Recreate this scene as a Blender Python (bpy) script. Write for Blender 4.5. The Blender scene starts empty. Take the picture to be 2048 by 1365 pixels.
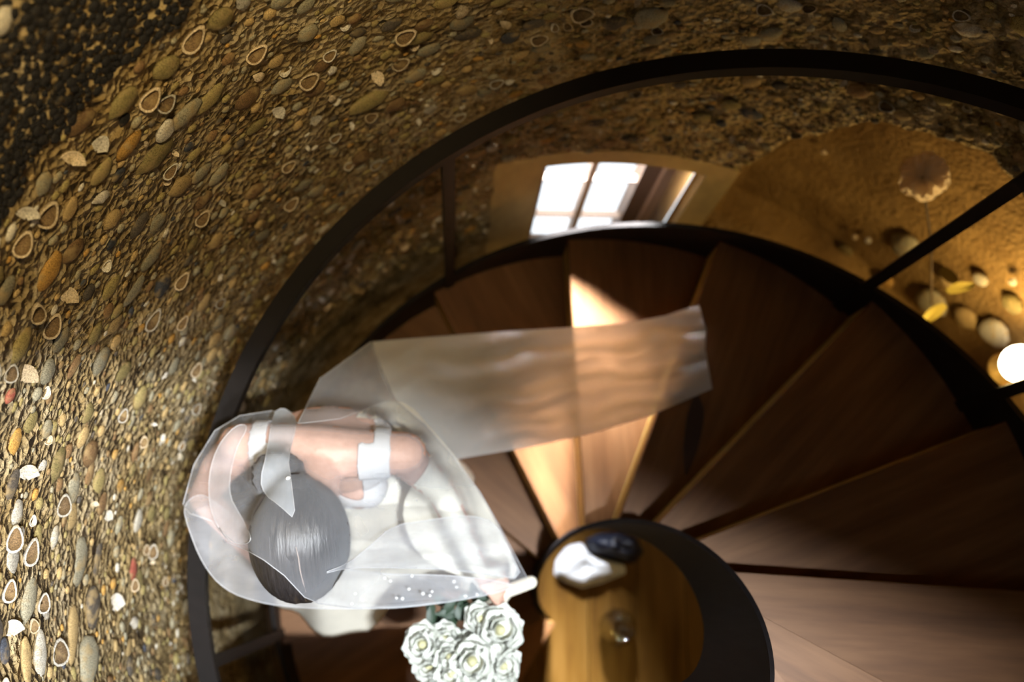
import bpy, bmesh, math, random
import numpy as np
from mathutils import Vector, Matrix, noise
from mathutils.bvhtree import BVHTree
from mathutils.geometry import delaunay_2d_cdt

SC = bpy.context.scene
COL = SC.collection
random.seed(7); RNG = np.random.default_rng(11)

# ------------------------------------------------------------------ camera
H = 2.644+9*0.168                        # camera height above the ground floor
FPX = 1991.0; PP = (1024.0, 682.5); NAD = (908.0, 1130.0)
def _basis():
    d = Vector(((NAD[0]-PP[0])/FPX, -(NAD[1]-PP[1])/FPX, -1.0)); Z = -d.normalized()
    X = (Vector((1, 0, 0)) - Z*Z.x).normalized(); Y = Z.cross(X)
    return Matrix((X, Y, Z))              # camera coords -> world
BAS = _basis()
cam = bpy.data.cameras.new('camera'); camo = bpy.data.objects.new('camera', cam); COL.objects.link(camo)
cam.sensor_width = 36; cam.lens = 35; cam.clip_start = 0.02
camo.matrix_world = Matrix.Translation((0, 0, H)) @ BAS.to_4x4()
cam.dof.use_dof = True; cam.dof.focus_distance = 1.72; cam.dof.aperture_fstop = 1.8
SC.camera = camo
# ------------------------------------------------------------------ world, light, exposure
SC.view_settings.view_transform = 'Standard'; SC.view_settings.look = 'None'
SC.view_settings.gamma = 1; SC.view_settings.use_curve_mapping = False
SC.view_settings.exposure = 0.0
cy = SC.cycles; cy.max_bounces = 5; cy.diffuse_bounces = 3; cy.glossy_bounces = 2; cy.transmission_bounces = 3; cy.transparent_max_bounces = 10
cy.use_adaptive_sampling = True; cy.adaptive_threshold = 0.08; cy.adaptive_min_samples = 16; cy.caustics_reflective = False; cy.caustics_refractive = False
w = bpy.data.worlds.new('sky'); SC.world = w; w.use_nodes = True
wb = w.node_tree.nodes['Background']; wb.inputs[0].default_value = (0.86, 0.93, 1.0, 1); wb.inputs[1].default_value = 2.2

def area(name, loc, target, sx, sy, power, col, spread=180):
    l = bpy.data.lights.new(name, 'AREA'); l.shape = 'RECTANGLE'; l.size = sx; l.size_y = sy
    l.energy = power; l.color = col; l.spread = math.radians(spread)
    o = bpy.data.objects.new(name, l); COL.objects.link(o); o.location = loc
    zz = (Vector(loc)-Vector(target)).normalized(); xx = (Vector((1, 0, 0))-zz*zz.x).normalized(); o.rotation_euler = Matrix((xx, zz.cross(xx), zz)).transposed().to_euler()
    return o
# daylight entering by the stair window (in view) and by the roof window high above the landing
area('daylight_stair_window', (0.45, 2.75, H-2.12), (0.40, 0.70, H-3.0), 0.75, 0.5, 165, (0.95, 0.97, 1.0), 26)
area('daylight_roof_window', (1.5, -0.9, H+3.6), (0.2, -0.2, H-2.2), 0.50, 0.05, 66, (0.90, 0.96, 1.0), 50)

# ------------------------------------------------------------------ helpers
AX, AY = 0.4452, -0.0523                   # stair axis in plan
RI, RO, RW = 0.166, 1.061, 1.20            # inner stringer, outer stringer, wall
TH0, DTH, RISE, Z0, TOFF = 0.778, 0.421, 0.168, 2.644, 0.0485
def zr(z): return z + H                    # camera-relative height -> world height
def znose(k): return zr(-Z0 - k*RISE)
def zline(a): return zr(-(Z0 + RISE*(a-TH0)/DTH))
def pxray(p):
    return BAS @ Vector(((p[0]-PP[0])/FPX, -(p[1]-PP[1])/FPX, -1.0))
def at(px, py, zrel):                      # point on the horizontal plane zrel below the camera
    r = pxray((px, py)); s = zrel/r.z
    return Vector((r.x*s, r.y*s, zr(zrel)))
def oncyl(px, py, R=RW):                   # point of the tower wall seen there -> (angle, world z)
    d = pxray((px, py)); a = d.x**2+d.y**2; b = -2*(AX*d.x+AY*d.y); c = AX*AX+AY*AY-R*R
    s = (-b+math.sqrt(b*b-4*a*c))/(2*a)
    an = math.atan2(d.y*s-AY, d.x*s-AX)
    return (an if an > -1.4 else an+2*math.pi), zr(d.z*s)
def pol(a, r, z): return Vector((AX+r*math.cos(a), AY+r*math.sin(a), z))

def link(o, parent=None):
    COL.objects.link(o)
    if parent: o.parent = parent
    return o
def mesh(name, verts, faces, mats=(), smooth=False, midx=None):
    m = bpy.data.meshes.new(name); m.from_pydata([tuple(v) for v in verts], [], faces); m.update()
    for t in (mats if isinstance(mats, (list, tuple)) else [mats]): m.materials.append(t)
    if smooth: m.polygons.foreach_set('use_smooth', [True]*len(m.polygons))
    if midx is not None: m.polygons.foreach_set('material_index', midx)
    return m
def obj(name, me, parent=None, loc=None, rz=None):
    o = bpy.data.objects.new(name, me); link(o, parent)
    if loc is not None: o.location = loc
    if rz is not None: o.rotation_euler = (0, 0, rz)
    return o
def mk(name, verts, faces, mats, parent=None, smooth=False): return obj(name, mesh(name, verts, faces, mats, smooth), parent)
def empty(name, loc=(0, 0, 0)):
    o = bpy.data.objects.new(name, None); COL.objects.link(o); o.location = loc; o.empty_display_size = .05; return o
def tag(o, label=None, cat=None, group=None, kind=None):
    if label: o['label'] = label
    if cat: o['category'] = cat
    if group: o['group'] = group
    if kind: o['kind'] = kind
    return o
def under(o, parent):                      # parent keeping world coordinates of already placed meshes
    o.parent = parent; o.matrix_parent_inverse = Matrix.Translation(-parent.location); return o

def box(v, f, x0, x1, y0, y1, z0, z1):
    n = len(v); v += [(x, y, z) for z in (z0, z1) for y in (y0, y1) for x in (x0, x1)]
    f += [tuple(n+i for i in q) for q in ((0, 2, 3, 1), (4, 5, 7, 6), (0, 1, 5, 4), (2, 6, 7, 3), (0, 4, 6, 2), (1, 3, 7, 5))]
def secbox(v, f, a0, a1, r0, r1, z0, z1, n=10, zf=None):
    """box bent round the stair axis; zf(a) adds a height per angle"""
    b = len(v)
    for i in range(n+1):
        a = a0+(a1-a0)*i/n; dz = zf(a) if zf else 0
        v += [pol(a, r0, z0+dz), pol(a, r1, z0+dz), pol(a, r1, z1+dz), pol(a, r0, z1+dz)]
    for i in range(n):
        p = b+4*i
        for j in range(4): f.append((p+j, p+(j+1) % 4, p+4+(j+1) % 4, p+4+j))
    f.append((b+3, b+2, b+1, b)); e = b+4*n; f.append((e, e+1, e+2, e+3))
def tube(v, f, pts, rads, n=12, side=Vector((1, 0, 0)), cap=True):
    """closed tapering tube, rads = r or (r_side, r_other)"""
    pts = [Vector(p) for p in pts]; b = len(v); m = len(pts)
    rr = [(r, r) if not isinstance(r, (tuple, list)) else r for r in rads]
    rings = []
    def ring(c, t, r):
        s = (side - t*side.dot(t)); s = s.normalized() if s.length > 1e-4 else t.orthogonal().normalized()
        u = t.cross(s)
        return [c+s*r[0]*math.cos(2*math.pi*i/n)+u*r[1]*math.sin(2*math.pi*i/n) for i in range(n)]
    for i, p in enumerate(pts):
        t = ((pts[min(i+1, m-1)]-pts[max(i-1, 0)])).normalized()
        if cap and i == 0:
            q = min(rr[0])
            rings += [ring(p-t*q*.85, t, (rr[0][0]*.45, rr[0][1]*.45)), ring(p-t*q*.5, t, (rr[0][0]*.83, rr[0][1]*.83))]
        rings.append(ring(p, t, rr[i]))
        if cap and i == m-1:
            q = min(rr[-1])
            rings += [ring(p+t*q*.5, t, (rr[-1][0]*.83, rr[-1][1]*.83)), ring(p+t*q*.85, t, (rr[-1][0]*.45, rr[-1][1]*.45))]
    for r in rings: v += r
    for i in range(len(rings)-1):
        for j in range(n):
            f.append((b+i*n+j, b+i*n+(j+1) % n, b+(i+1)*n+(j+1) % n, b+(i+1)*n+j))
    f.append(tuple(b+j for j in reversed(range(n)))); e = b+(len(rings)-1)*n; f.append(tuple(e+j for j in range(n)))
def ellipsoid(v, f, c, r, M=None, nu=20, nv=12, fn=None):
    b = len(v); c = Vector(c)
    def P(d):
        q = Vector((d.x*r[0], d.y*r[1], d.z*r[2]))
        if fn: q = fn(d, q)
        return c+(M @ q if M else q)
    v.append(P(Vector((0, 0, -1))))
    for i in range(1, nv):
        t = -math.pi/2+math.pi*i/nv
        for j in range(nu):
            a = 2*math.pi*j/nu; v.append(P(Vector((math.cos(t)*math.cos(a), math.cos(t)*math.sin(a), math.sin(t)))))
    v.append(P(Vector((0, 0, 1)))); top = len(v)-1
    for j in range(nu): f.append((b, b+1+(j+1) % nu, b+1+j))
    for i in range(nv-2):
        for j in range(nu):
            p = b+1+i*nu; f.append((p+j, p+(j+1) % nu, p+nu+(j+1) % nu, p+nu+j))
    p = b+1+(nv-2)*nu
    for j in range(nu): f.append((p+j, p+(j+1) % nu, top))

# ------------------------------------------------------------------ materials
class NT:
    def __init__(s, name):
        s.m = bpy.data.materials.new(name); s.m.use_nodes = True; s.t = s.m.node_tree
        s.b = s.t.nodes['Principled BSDF']; s.o = s.t.nodes['Material Output']
    def n(s, typ, **kw):
        nd = s.t.nodes.new(typ)
        for k, v in kw.items():
            if k in ('I',):
                for kk, vv in v.items(): nd.inputs[kk].default_value = vv
            else: setattr(nd, k, v)
        return nd
    def l(s, a, b): s.t.links.new(a, b)
    def ramp(s, fac, stops):
        r = s.n('ShaderNodeValToRGB'); e = r.color_ramp.elements
        while len(e) < len(stops): e.new(.5)
        for el, (p, c) in zip(e, stops): el.position = p; el.color = (*c, 1)
        s.l(fac, r.inputs[0]); return r.outputs[0]
    def bump(s, h, strength, dist):
        b = s.n('ShaderNodeBump', I={'Strength': strength, 'Distance': dist}); s.l(h, b.inputs['Height'])
        s.l(b.outputs[0], s.b.inputs['Normal']); return b
    def noise(s, scale, detail=6, rough=.6, vec=None):
        t = s.n('ShaderNodeTexNoise', I={'Scale': scale, 'Detail': detail, 'Roughness': rough})
        if vec: s.l(vec, t.inputs['Vector'])
        return t.outputs['Fac']
def plain(name, col, rough=.6, metal=0, var=.25, scale=40, bump=0, spec=.5, coat=0):
    m = NT(name); c = m.noise(scale)
    lo = tuple(x*(1-var) for x in col); hi = tuple(min(1, x*(1+var)) for x in col)
    m.l(m.ramp(c, [(.3, lo), (.7, hi)]), m.b.inputs['Base Color'])
    m.b.inputs['Roughness'].default_value = rough; m.b.inputs['Metallic'].default_value = metal
    m.b.inputs['Specular IOR Level'].default_value = spec; m.b.inputs['Coat Weight'].default_value = coat
    if bump: m.bump(c, bump, .01)
    return m.m

def wall_mat():
    m = NT('tower_wall_mortar')
    geo = m.n('ShaderNodeNewGeometry'); pos = geo.outputs['Position']
    n1 = m.noise(14, 5, .65, pos); n2 = m.noise(60, 3, .7, pos); n3 = m.noise(3.2, 2, .5, pos)
    base = m.ramp(n1, [(.30, (.085, .054, .024)), (.46, (.34, .25, .125)), (.66, (.55, .45, .29))])
    vor = m.n('ShaderNodeTexVoronoi', I={'Scale': 62.0}); m.l(pos, vor.inputs['Vector'])
    pit = m.ramp(vor.outputs['Distance'], [(.0, (.16, .13, .1)), (.34, (1, 1, 1))])  # shade in the pits painted into the mortar colour
    mx = m.n('ShaderNodeMix', data_type='RGBA', blend_type='MULTIPLY', I={0: .7}); m.l(base, mx.inputs[6]); m.l(pit, mx.inputs[7])
    gr = m.ramp(n3, [(.35, (1, .93, .75)), (.65, (1, 1, 1))])
    mx2 = m.n('ShaderNodeMix', data_type='RGBA', blend_type='MULTIPLY', I={0: 1.0}); m.l(mx.outputs[2], mx2.inputs[6]); m.l(gr, mx2.inputs[7])
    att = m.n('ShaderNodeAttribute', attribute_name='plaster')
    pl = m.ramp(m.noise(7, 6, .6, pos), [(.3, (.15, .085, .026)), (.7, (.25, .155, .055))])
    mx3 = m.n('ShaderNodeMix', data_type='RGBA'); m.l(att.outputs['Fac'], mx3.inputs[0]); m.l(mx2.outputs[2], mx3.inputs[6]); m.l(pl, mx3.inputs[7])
    m.l(mx3.outputs[2], m.b.inputs['Base Color']); m.b.inputs['Roughness'].default_value = .93
    m.b.inputs['Specular IOR Level'].default_value = .2
    ad = m.n('ShaderNodeMath', operation='ADD'); m.l(n1, ad.inputs[0])
    mu = m.n('ShaderNodeMath', operation='MULTIPLY', I={1: .6}); m.l(n2, mu.inputs[0]); m.l(mu.outputs[0], ad.inputs[1])
    ad2 = m.n('ShaderNodeMath', operation='ADD'); m.l(ad.outputs[0], ad2.inputs[0]); m.l(vor.outputs['Distance'], ad2.inputs[1])
    iv = m.n('ShaderNodeMath', operation='MULTIPLY_ADD', I={1: -.85, 2: 1.0}); m.l(att.outputs['Fac'], iv.inputs[0])
    bh = m.n('ShaderNodeMath', operation='MULTIPLY'); m.l(ad2.outputs[0], bh.inputs[0]); m.l(iv.outputs[0], bh.inputs[1])
    m.bump(bh.outputs[0], 1.0, .03)
    return m.m
def wood_mat(name, dark, mid, light, rough=.5, axis=0, coat=.0):
    m = NT(name); tc = m.n('ShaderNodeTexCoord'); oi = m.n('ShaderNodeObjectInfo')
    ad = m.n('ShaderNodeVectorMath', operation='ADD'); m.l(tc.outputs['Object'], ad.inputs[0])
    ml = m.n('ShaderNodeMath', operation='MULTIPLY', I={1: 9.0}); m.l(oi.outputs['Random'], ml.inputs[0])
    cx = m.n('ShaderNodeCombineXYZ'); m.l(ml.outputs[0], cx.inputs[0]); m.l(ml.outputs[0], cx.inputs[2]); m.l(cx.outputs[0], ad.inputs[1])
    mp = m.n('ShaderNodeMapping'); sc = [7, 7, 7]; sc[axis] = .7; mp.inputs['Scale'].default_value = sc; m.l(ad.outputs[0], mp.inputs['Vector'])
    g1 = m.noise(2.2, 6, .55, mp.outputs[0]); g2 = m.noise(12, 5, .6, mp.outputs[0])
    ad2 = m.n('ShaderNodeMath', operation='MULTIPLY_ADD', I={1: .35}); m.l(g2, ad2.inputs[0]); m.l(g1, ad2.inputs[2])
    c = m.ramp(ad2.outputs[0], [(.45, dark), (.65, mid), (.9, light)])
    m.l(c, m.b.inputs['Base Color']); m.b.inputs['Roughness'].default_value = rough
    m.b.inputs['Specular IOR Level'].default_value = .25; m.b.inputs['Coat Weight'].default_value = coat; m.b.inputs['Coat Roughness'].default_value = .25
    m.bump(g2, .08, .004)
    return m.m
def cloth_mat(name, col, opacity, rough=.8, transl=.45, fine=900):
    """woven sheer cloth: transparent gaps between threads that scatter and pass light"""
    m = NT(name); m.t.nodes.remove(m.b)
    d = m.n('ShaderNodeBsdfDiffuse', I={'Color': (*col, 1)}); t = m.n('ShaderNodeBsdfTranslucent', I={'Color': (*col, 1)})
    mx = m.n('ShaderNodeMixShader', I={0: transl}); m.l(d.outputs[0], mx.inputs[1]); m.l(t.outputs[0], mx.inputs[2])
    gl = m.n('ShaderNodeBsdfGlossy', I={'Roughness': .45, 'Color': (*col, 1)}); mg = m.n('ShaderNodeMixShader', I={0: .06}); m.l(mx.outputs[0], mg.inputs[1]); m.l(gl.outputs[0], mg.inputs[2])
    tr = m.n('ShaderNodeBsdfTransparent'); lw = m.n('ShaderNodeLayerWeight', I={'Blend': .35})
    ns = m.noise(9, 3, .5)
    ad = m.n('ShaderNodeMath', operation='MULTIPLY_ADD', I={1: .55, 2: opacity-.08}); m.l(lw.outputs['Facing'], ad.inputs[0])
    a2 = m.n('ShaderNodeMath', operation='MULTIPLY_ADD', use_clamp=True, I={1: .16}); m.l(ns, a2.inputs[0]); m.l(ad.outputs[0], a2.inputs[2])
    ms = m.n('ShaderNodeMixShader'); m.l(a2.outputs[0], ms.inputs[0]); m.l(tr.outputs[0], ms.inputs[1]); m.l(mg.outputs[0], ms.inputs[2])
    m.l(ms.outputs[0], m.o.inputs['Surface']); return m.m
def glass_mat(name, col=(1, 1, 1), refl=.08):
    m = NT(name); m.t.nodes.remove(m.b)
    tr = m.n('ShaderNodeBsdfTransparent', I={'Color': (*col, 1)}); g = m.n('ShaderNodeBsdfGlossy', I={'Roughness': .03})
    lw = m.n('ShaderNodeLayerWeight', I={'Blend': .25}); mu = m.n('ShaderNodeMath', operation='MULTIPLY_ADD', use_clamp=True, I={1: .22, 2: refl*.4}); m.l(lw.outputs['Facing'], mu.inputs[0])
    ms = m.n('ShaderNodeMixShader'); m.l(mu.outputs[0], ms.inputs[0]); m.l(tr.outputs[0], ms.inputs[1]); m.l(g.outputs[0], ms.inputs[2])
    m.l(ms.outputs[0], m.o.inputs['Surface']); return m.m
def emit_mat(name, col, s):
    m = NT(name); m.b.inputs['Emission Color'].default_value = (*col, 1); m.b.inputs['Emission Strength'].default_value = s
    m.b.inputs['Base Color'].default_value = (*col, 1); return m.m

def stone(name, col, dust):
    m = NT(name); pos = m.n('ShaderNodeNewGeometry').outputs['Position']; oi = m.n('ShaderNodeObjectInfo')
    sp = m.noise(420, 2, .7, pos); big = m.noise(38, 2, .6, pos)
    c = m.ramp(sp, [(.35, tuple(x*.55 for x in col)), (.6, tuple(min(1, x*1.3) for x in col))])
    hv = m.n('ShaderNodeHueSaturation'); mv_ = m.n('ShaderNodeMath', operation='MULTIPLY_ADD', I={1: .6, 2: .7}); m.l(oi.outputs['Random'], mv_.inputs[0]); m.l(mv_.outputs[0], hv.inputs['Value']); m.l(c, hv.inputs['Color'])
    mk_ = m.ramp(big, [(.62-.3*dust, (0, 0, 0)), (.80-.3*dust, (dust+.25,)*3)])
    mx = m.n('ShaderNodeMix', data_type='RGBA'); m.l(mk_, mx.inputs[0]); m.l(hv.outputs[0], mx.inputs[6]); mx.inputs[7].default_value = (.34, .24, .11, 1)
    m.l(mx.outputs[2], m.b.inputs['Base Color']); m.b.inputs['Roughness'].default_value = .8; m.b.inputs['Specular IOR Level'].default_value = .25
    m.bump(big, .5, .006); return m.m
M_WALL = wall_mat()
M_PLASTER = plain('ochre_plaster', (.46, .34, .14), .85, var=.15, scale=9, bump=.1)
M_WOOD = wood_mat('stair_oak', (.115, .048, .017), (.17, .075, .028), (.24, .115, .048))
M_RISER = wood_mat('riser_oak', (.36, .22, .06), (.56, .36, .10), (.65, .44, .15), rough=.5)
M_FLOOR = wood_mat('floor_oak', (.07, .03, .004), (.115, .055, .008), (.17, .09, .02), rough=.45, axis=1)
M_STEEL = plain('dark_steel', (.008, .0055, .0045), .55, spec=.25, metal=.0, var=.3, scale=25, bump=.03)
M_STEEL_IN = plain('dark_steel_inner', (.012, .010, .011), .75, spec=.15, metal=.0, var=.3, scale=20, bump=.03)
M_FRAME = plain('window_frame_wood', (.26, .17, .12), .55, var=.15)
M_FRAMEL = plain('window_casement_wood', (.62, .46, .36), .5, var=.1)
M_GLASS = glass_mat('window_glass')
PEB = {k: stone('pebble_'+k, c, .12 if k == 'black' else .42) for k, c in dict(
    olive=(.24, .19, .075), grey=(.25, .225, .155), dark=(.075, .062, .048), tan=(.36, .25, .11), pale=(.48, .44, .36),
    orange=(.36, .20, .05), red=(.33, .09, .06), navy=(.045, .048, .058), brown=(.17, .10, .045), black=(.012, .011, .011)).items()}
PKEYS = list(PEB)
M_SHELL = stone('shell_cream', (.50, .40, .27), .3)
M_SHELLW = stone('shell_white', (.47, .43, .36), .25)
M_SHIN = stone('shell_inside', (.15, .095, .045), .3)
M_SKIN = NT('skin'); _n = M_SKIN.noise(35); M_SKIN.l(M_SKIN.ramp(_n, [(.3, (.56, .33, .25)), (.7, (.66, .41, .32))]), M_SKIN.b.inputs['Base Color'])
M_SKIN.b.inputs['Roughness'].default_value = .5; M_SKIN = M_SKIN.m
M_DRESS = plain('ivory_satin', (.80, .76, .66), .5, var=.05, scale=12, bump=.04)
M_BODICE = plain('white_crepe', (.64, .64, .66), .6, var=.04, scale=14)
M_VEIL = cloth_mat('sheer_veil', (.86, .87, .92), .28)
M_VEILM = cloth_mat('sheer_veil_single', (.84, .87, .94), .105)
M_VEIL2 = cloth_mat('sheer_veil_fold', (.84, .88, .94), .5)
M_TRAIN = cloth_mat('sheer_train', (.90, .92, .92), .84)
M_HEM = cloth_mat('veil_hem', (.92, .93, .96), .45)
M_PETAL = plain('rose_petal', (.76, .77, .71), .6, var=.04)
M_LEAF = plain('bouquet_leaf', (.012, .035, .014), .5, var=.4, scale=30)
M_STEM = plain('green_stem', (.10, .17, .06), .6)
M_PEARL = plain('pearl', (.92, .92, .9), .25, var=.02)
M_EYE = plain('eye_white', (.8, .8, .78), .2, var=.03)
M_LIP = plain('lip', (.5, .17, .15), .4, var=.05)
def hair_mat():
    m = NT('dark_hair'); tc = m.n('ShaderNodeTexCoord'); mp = m.n('ShaderNodeMapping'); mp.inputs['Scale'].default_value = (60, 6, 14); m.l(tc.outputs['Object'], mp.inputs['Vector'])
    g = m.noise(4, 5, .6, mp.outputs[0]); m.l(m.ramp(g, [(.3, (.010, .0085, .009)), (.7, (.04, .034, .034))]), m.b.inputs['Base Color'])
    m.b.inputs['Roughness'].default_value = .36; m.b.inputs['Specular IOR Level'].default_value = .9; m.bump(g, .5, .006); return m.m
M_HAIR = hair_mat()

# ------------------------------------------------------------------ ground floor, ceiling, tower wall
FLOOR = empty('floor'); tag(FLOOR, kind='structure', label='warm brown plank floor at the foot of the tower')
for i in range(13):
    x0 = AX-1.3+i*.2; v, f = [], []; hw = math.sqrt(max(0.02, 1.3**2-(x0+.1-AX)**2)); box(v, f, x0+.0015, x0+.1985, AY-hw, AY+hw, -.04, 0)
    mk('floor_plank', v, f, M_FLOOR, FLOOR)
v, f = [], []; secbox(v, f, 0, 2*math.pi, .0, 1.31, -.12, -.045, 40); mk('subfloor', v, f[:-2], M_FLOOR, FLOOR)
v, f = [], []; RX0, RX1, RY0, RY1 = .30, 1.36, -1.25, -.40       # roof window opening
for b_ in ((-1.3, RX0, -1.8, 1.8), (RX1, 2.2, -1.8, 1.8), (RX0, RX1, -1.8, RY0), (RX0, RX1, RY1, 1.8)): box(v, f, b_[0], b_[1], b_[2], b_[3], 5.6, 5.72)
n0 = len(v); v += [(x, y, z) for z in (5.6, 5.72) for x, y in ((RX0+.44, RY1), (RX1, RY1-.25), (RX1, RY1))]   # corner filled in to keep the roof light off the lower treads
f += [(n0+2, n0+1, n0), (n0+3, n0+4, n0+5)]+[(n0+i, n0+(i+1) % 3, n0+3+(i+1) % 3, n0+3+i) for i in range(3)]
CEIL = mk('ceiling', v, f, M_PLASTER); tag(CEIL, kind='structure', label='plain ochre plaster ceiling of the tower')

A_W0, A_W1 = math.radians(73.0), math.radians(106.6)          # stair window with its plaster surround
Z_W0, Z_W1 = zr(-3.82), zr(-2.612)
NICHE = [(math.radians(a), zr(z)) for a, z in ((72.4, -3.3), (72.4, -2.62), (69, -2.36), (64, -2.15), (58, -2.07), (52, -2.04), (46, -2.07), (41, -2.16), (34, -2.2), (24, -2.3), (14, -2.5), (14, -3.3))]
def sdpoly(a, z):
    """signed distance (m) inside the niche outline, measured on the wall"""
    p = [(q[0]*RW, q[1]) for q in NICHE]; x, y = a*RW, z; d = 9; ins = False
    for i in range(len(p)):
        (x1, y1), (x2, y2) = p[i], p[(i+1) % len(p)]
        t = max(0, min(1, ((x-x1)*(x2-x1)+(y-y1)*(y2-y1))/((x2-x1)**2+(y2-y1)**2)))
        d = min(d, math.hypot(x-x1-t*(x2-x1), y-y1-t*(y2-y1)))
        if (y1 > y) != (y2 > y) and x < (x2-x1)*(y-y1)/(y2-y1)+x1: ins = not ins
    return d if ins else -d
def grid(stops):
    out = []
    for (a, b, s) in stops:
        n = max(1, round((b-a)/s)); out += [a+(b-a)*i/n for i in range(n)]
    return out+[stops[-1][1]]
R_ = math.radians
AA = grid([(R_(-160), R_(10), .06), (R_(10), A_W0, .013), (A_W0, A_W1, .02), (A_W1, R_(200), .013)])
ZZ = grid([(-.05, Z_W0, .08), (Z_W0, zr(-3.3), .03), (zr(-3.3), Z_W1, .016), (Z_W1, zr(-.9), .016), (zr(-.9), 5.62, .08)])
def wall_d(a, z):
    p = Vector((math.cos(a)*RW, math.sin(a)*RW, z)); return .012*noise.noise(p*6)+.007*noise.noise(p*19)+.006*noise.noise(p*38)
verts, faces, plast = [], [], []
na = len(AA)
for z in ZZ:
    for a in AA:
        d = wall_d(a, z)
        s = sdpoly(a, z) if R_(8) < a < R_(80) and z < zr(-1.9) else -1
        k = max(0, min(1, (s+.02)/.09)); k = k*k*(3-2*k)
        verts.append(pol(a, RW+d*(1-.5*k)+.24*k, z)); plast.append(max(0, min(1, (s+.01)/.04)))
def hole(a, z): return (A_W0 < a < A_W1 and Z_W0 < z < Z_W1)
for j in range(len(ZZ)-1):
    for i in range(na-1):
        if not hole((AA[i]+AA[i+1])/2, (ZZ[j]+ZZ[j+1])/2): faces.append((j*na+i+1, j*na+i, (j+1)*na+i, (j+1)*na+i+1))
me = mesh('wall_round', verts, faces, M_WALL, True)
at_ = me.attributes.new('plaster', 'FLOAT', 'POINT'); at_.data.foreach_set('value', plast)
WALL = obj('wall_round', me); tag(WALL, kind='structure', label='round tower wall of sandy mortar set with pebbles and sea shells')
v, f = [], []                                                  # outer face of the thick wall, with the same openings
for (a0, a1, z0, z1) in ((A_W1, A_W0+2*math.pi, -.05, 5.7), (A_W0, A_W1, zr(-1.9), 5.7)):
    secbox(v, f, a0, a1, 1.50, 1.56, z0, z1, max(4, int((a1-a0)/.12)))
mk('outer_masonry', v, f, M_PLASTER, WALL)

# ------------------------------------------------------------------ the stair window in view
W1 = empty('window_1', pol(R_(90), 1.3, Z_W0)); tag(W1, kind='structure', label='small deep-set casement window in a plain ochre plaster surround')
AO0, AO1, ZO0, ZO1 = R_(76.6), R_(99.6), zr(-3.76), zr(-2.70)
def part(name, fn, mat, parent, smooth=False):
    v, f = [], []; fn(v, f); o = mk(name, v, f, mat, None, smooth); return under(o, parent) if parent else o
RS = RW-.004
sur = part('plaster_surround', lambda v, f: [secbox(v, f, AO1, A_W1+.004, RS, 1.30, Z_W0, Z_W1, 5), secbox(v, f, A_W0-.004, AO0, RS, 1.30, Z_W0, Z_W1, 4),
     secbox(v, f, AO0, AO1, RS, 1.30, ZO1, Z_W1, 10), secbox(v, f, AO0, AO1, RS, 1.30, Z_W0, ZO0, 10)], M_PLASTER, W1)
YG = 1.24
def wbox(x0, x1, z0, z1, y0, y1): return lambda v, f: box(v, f, x0, x1, y0, y1, zr(z0), zr(z1))
ZT, ZB = -2.64, -3.78
part('frame_stile', wbox(.22, .275, ZB, ZT, YG-.02, YG+.05), M_FRAME, W1)
part('frame_stile', wbox(.585, .64, ZB, ZT, YG-.02, YG+.05), M_FRAME, W1)
part('casement_edge', wbox(.64, .675, ZB, ZT, YG-.045, YG+.05), M_FRAMEL, W1)
part('frame_jamb', wbox(.675, .76, ZB, ZT, YG+.0, YG+.05), M_FRAME, W1)
part('mullion', wbox(.418, .440, ZB, ZT, YG-.012, YG+.03), M_FRAMEL, W1)
for zb in (-3.07, -3.42): part('glazing_bar', wbox(.275, .585, zb-.006, zb+.006, YG-.004, YG+.02), M_FRAMEL, W1)
part('bottom_rail', wbox(.275, .585, ZB, -3.74, YG-.018, YG+.04), M_FRAME, W1)
for (xa, xb) in ((.275, .418), (.440, .585)):
    for (za, zb) in ((-3.064, ZT), (-3.414, -3.076), (-3.74, -3.426)): part('pane', wbox(xa, xb, za, zb, YG+.006, YG+.010), M_GLASS, W1)
# roof window, out of view
W2 = empty('window_2', (.83, -.9, 5.72)); tag(W2, kind='structure', label='roof window in the ceiling above the top steps, out of view')
part('roof_frame', lambda v, f: [box(v, f, RX0-.05, RX0, RY0-.05, RY1+.05, 5.72, 5.78), box(v, f, RX1, RX1+.05, RY0-.05, RY1+.05, 5.72, 5.78), box(v, f, RX0, RX1, RY0-.05, RY0, 5.72, 5.78), box(v, f, RX0, RX1, RY1, RY1+.05, 5.72, 5.78)], M_FRAME, W2)
part('pane', lambda v, f: box(v, f, RX0, RX1, RY0, RY1, 5.74, 5.746), M_GLASS, W2)

# ------------------------------------------------------------------ spiral staircase
ST = empty('spiral_staircase', (AX, AY, 0))
tag(ST, 'spiral staircase of brown oak treads between dark steel stringers and handrail', 'staircase')
def tpt(th, r, z):                        # point at radius r on a nosing line (lines pass the axis at TOFF)
    s = math.sqrt(r*r-TOFF*TOFF); c, n = math.cos(th), math.sin(th)
    return Vector((c*s-n*TOFF, n*s+c*TOFF, z))
def tread_mesh():
    v, f = [], []; N = 12
    def loop(z, ins):
        L = []
        for i in range(N+1): L.append(tpt(0-(DTH+.06)*(1-i/N)-(ins*.5 if i == N else 0), RO-.004, z))
        for i in range(N+1): L.append(tpt(0-(DTH+.06)*(i/N)-(ins if i == 0 else 0), RI+.012, z))
        return L
    a, b, c = loop(-.036, .006), loop(-.006, .0), loop(0, .006)
    n = len(a); v += a+b+c
    for k in (0, 1):
        for i in range(n): f.append((k*n+i, k*n+(i+1) % n, (k+1)*n+(i+1) % n, (k+1)*n+i))
    f.append(tuple(2*n+i for i in range(n))); f.append(tuple(reversed(range(n))))
    return mesh('tread', v, f, M_WOOD)
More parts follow.
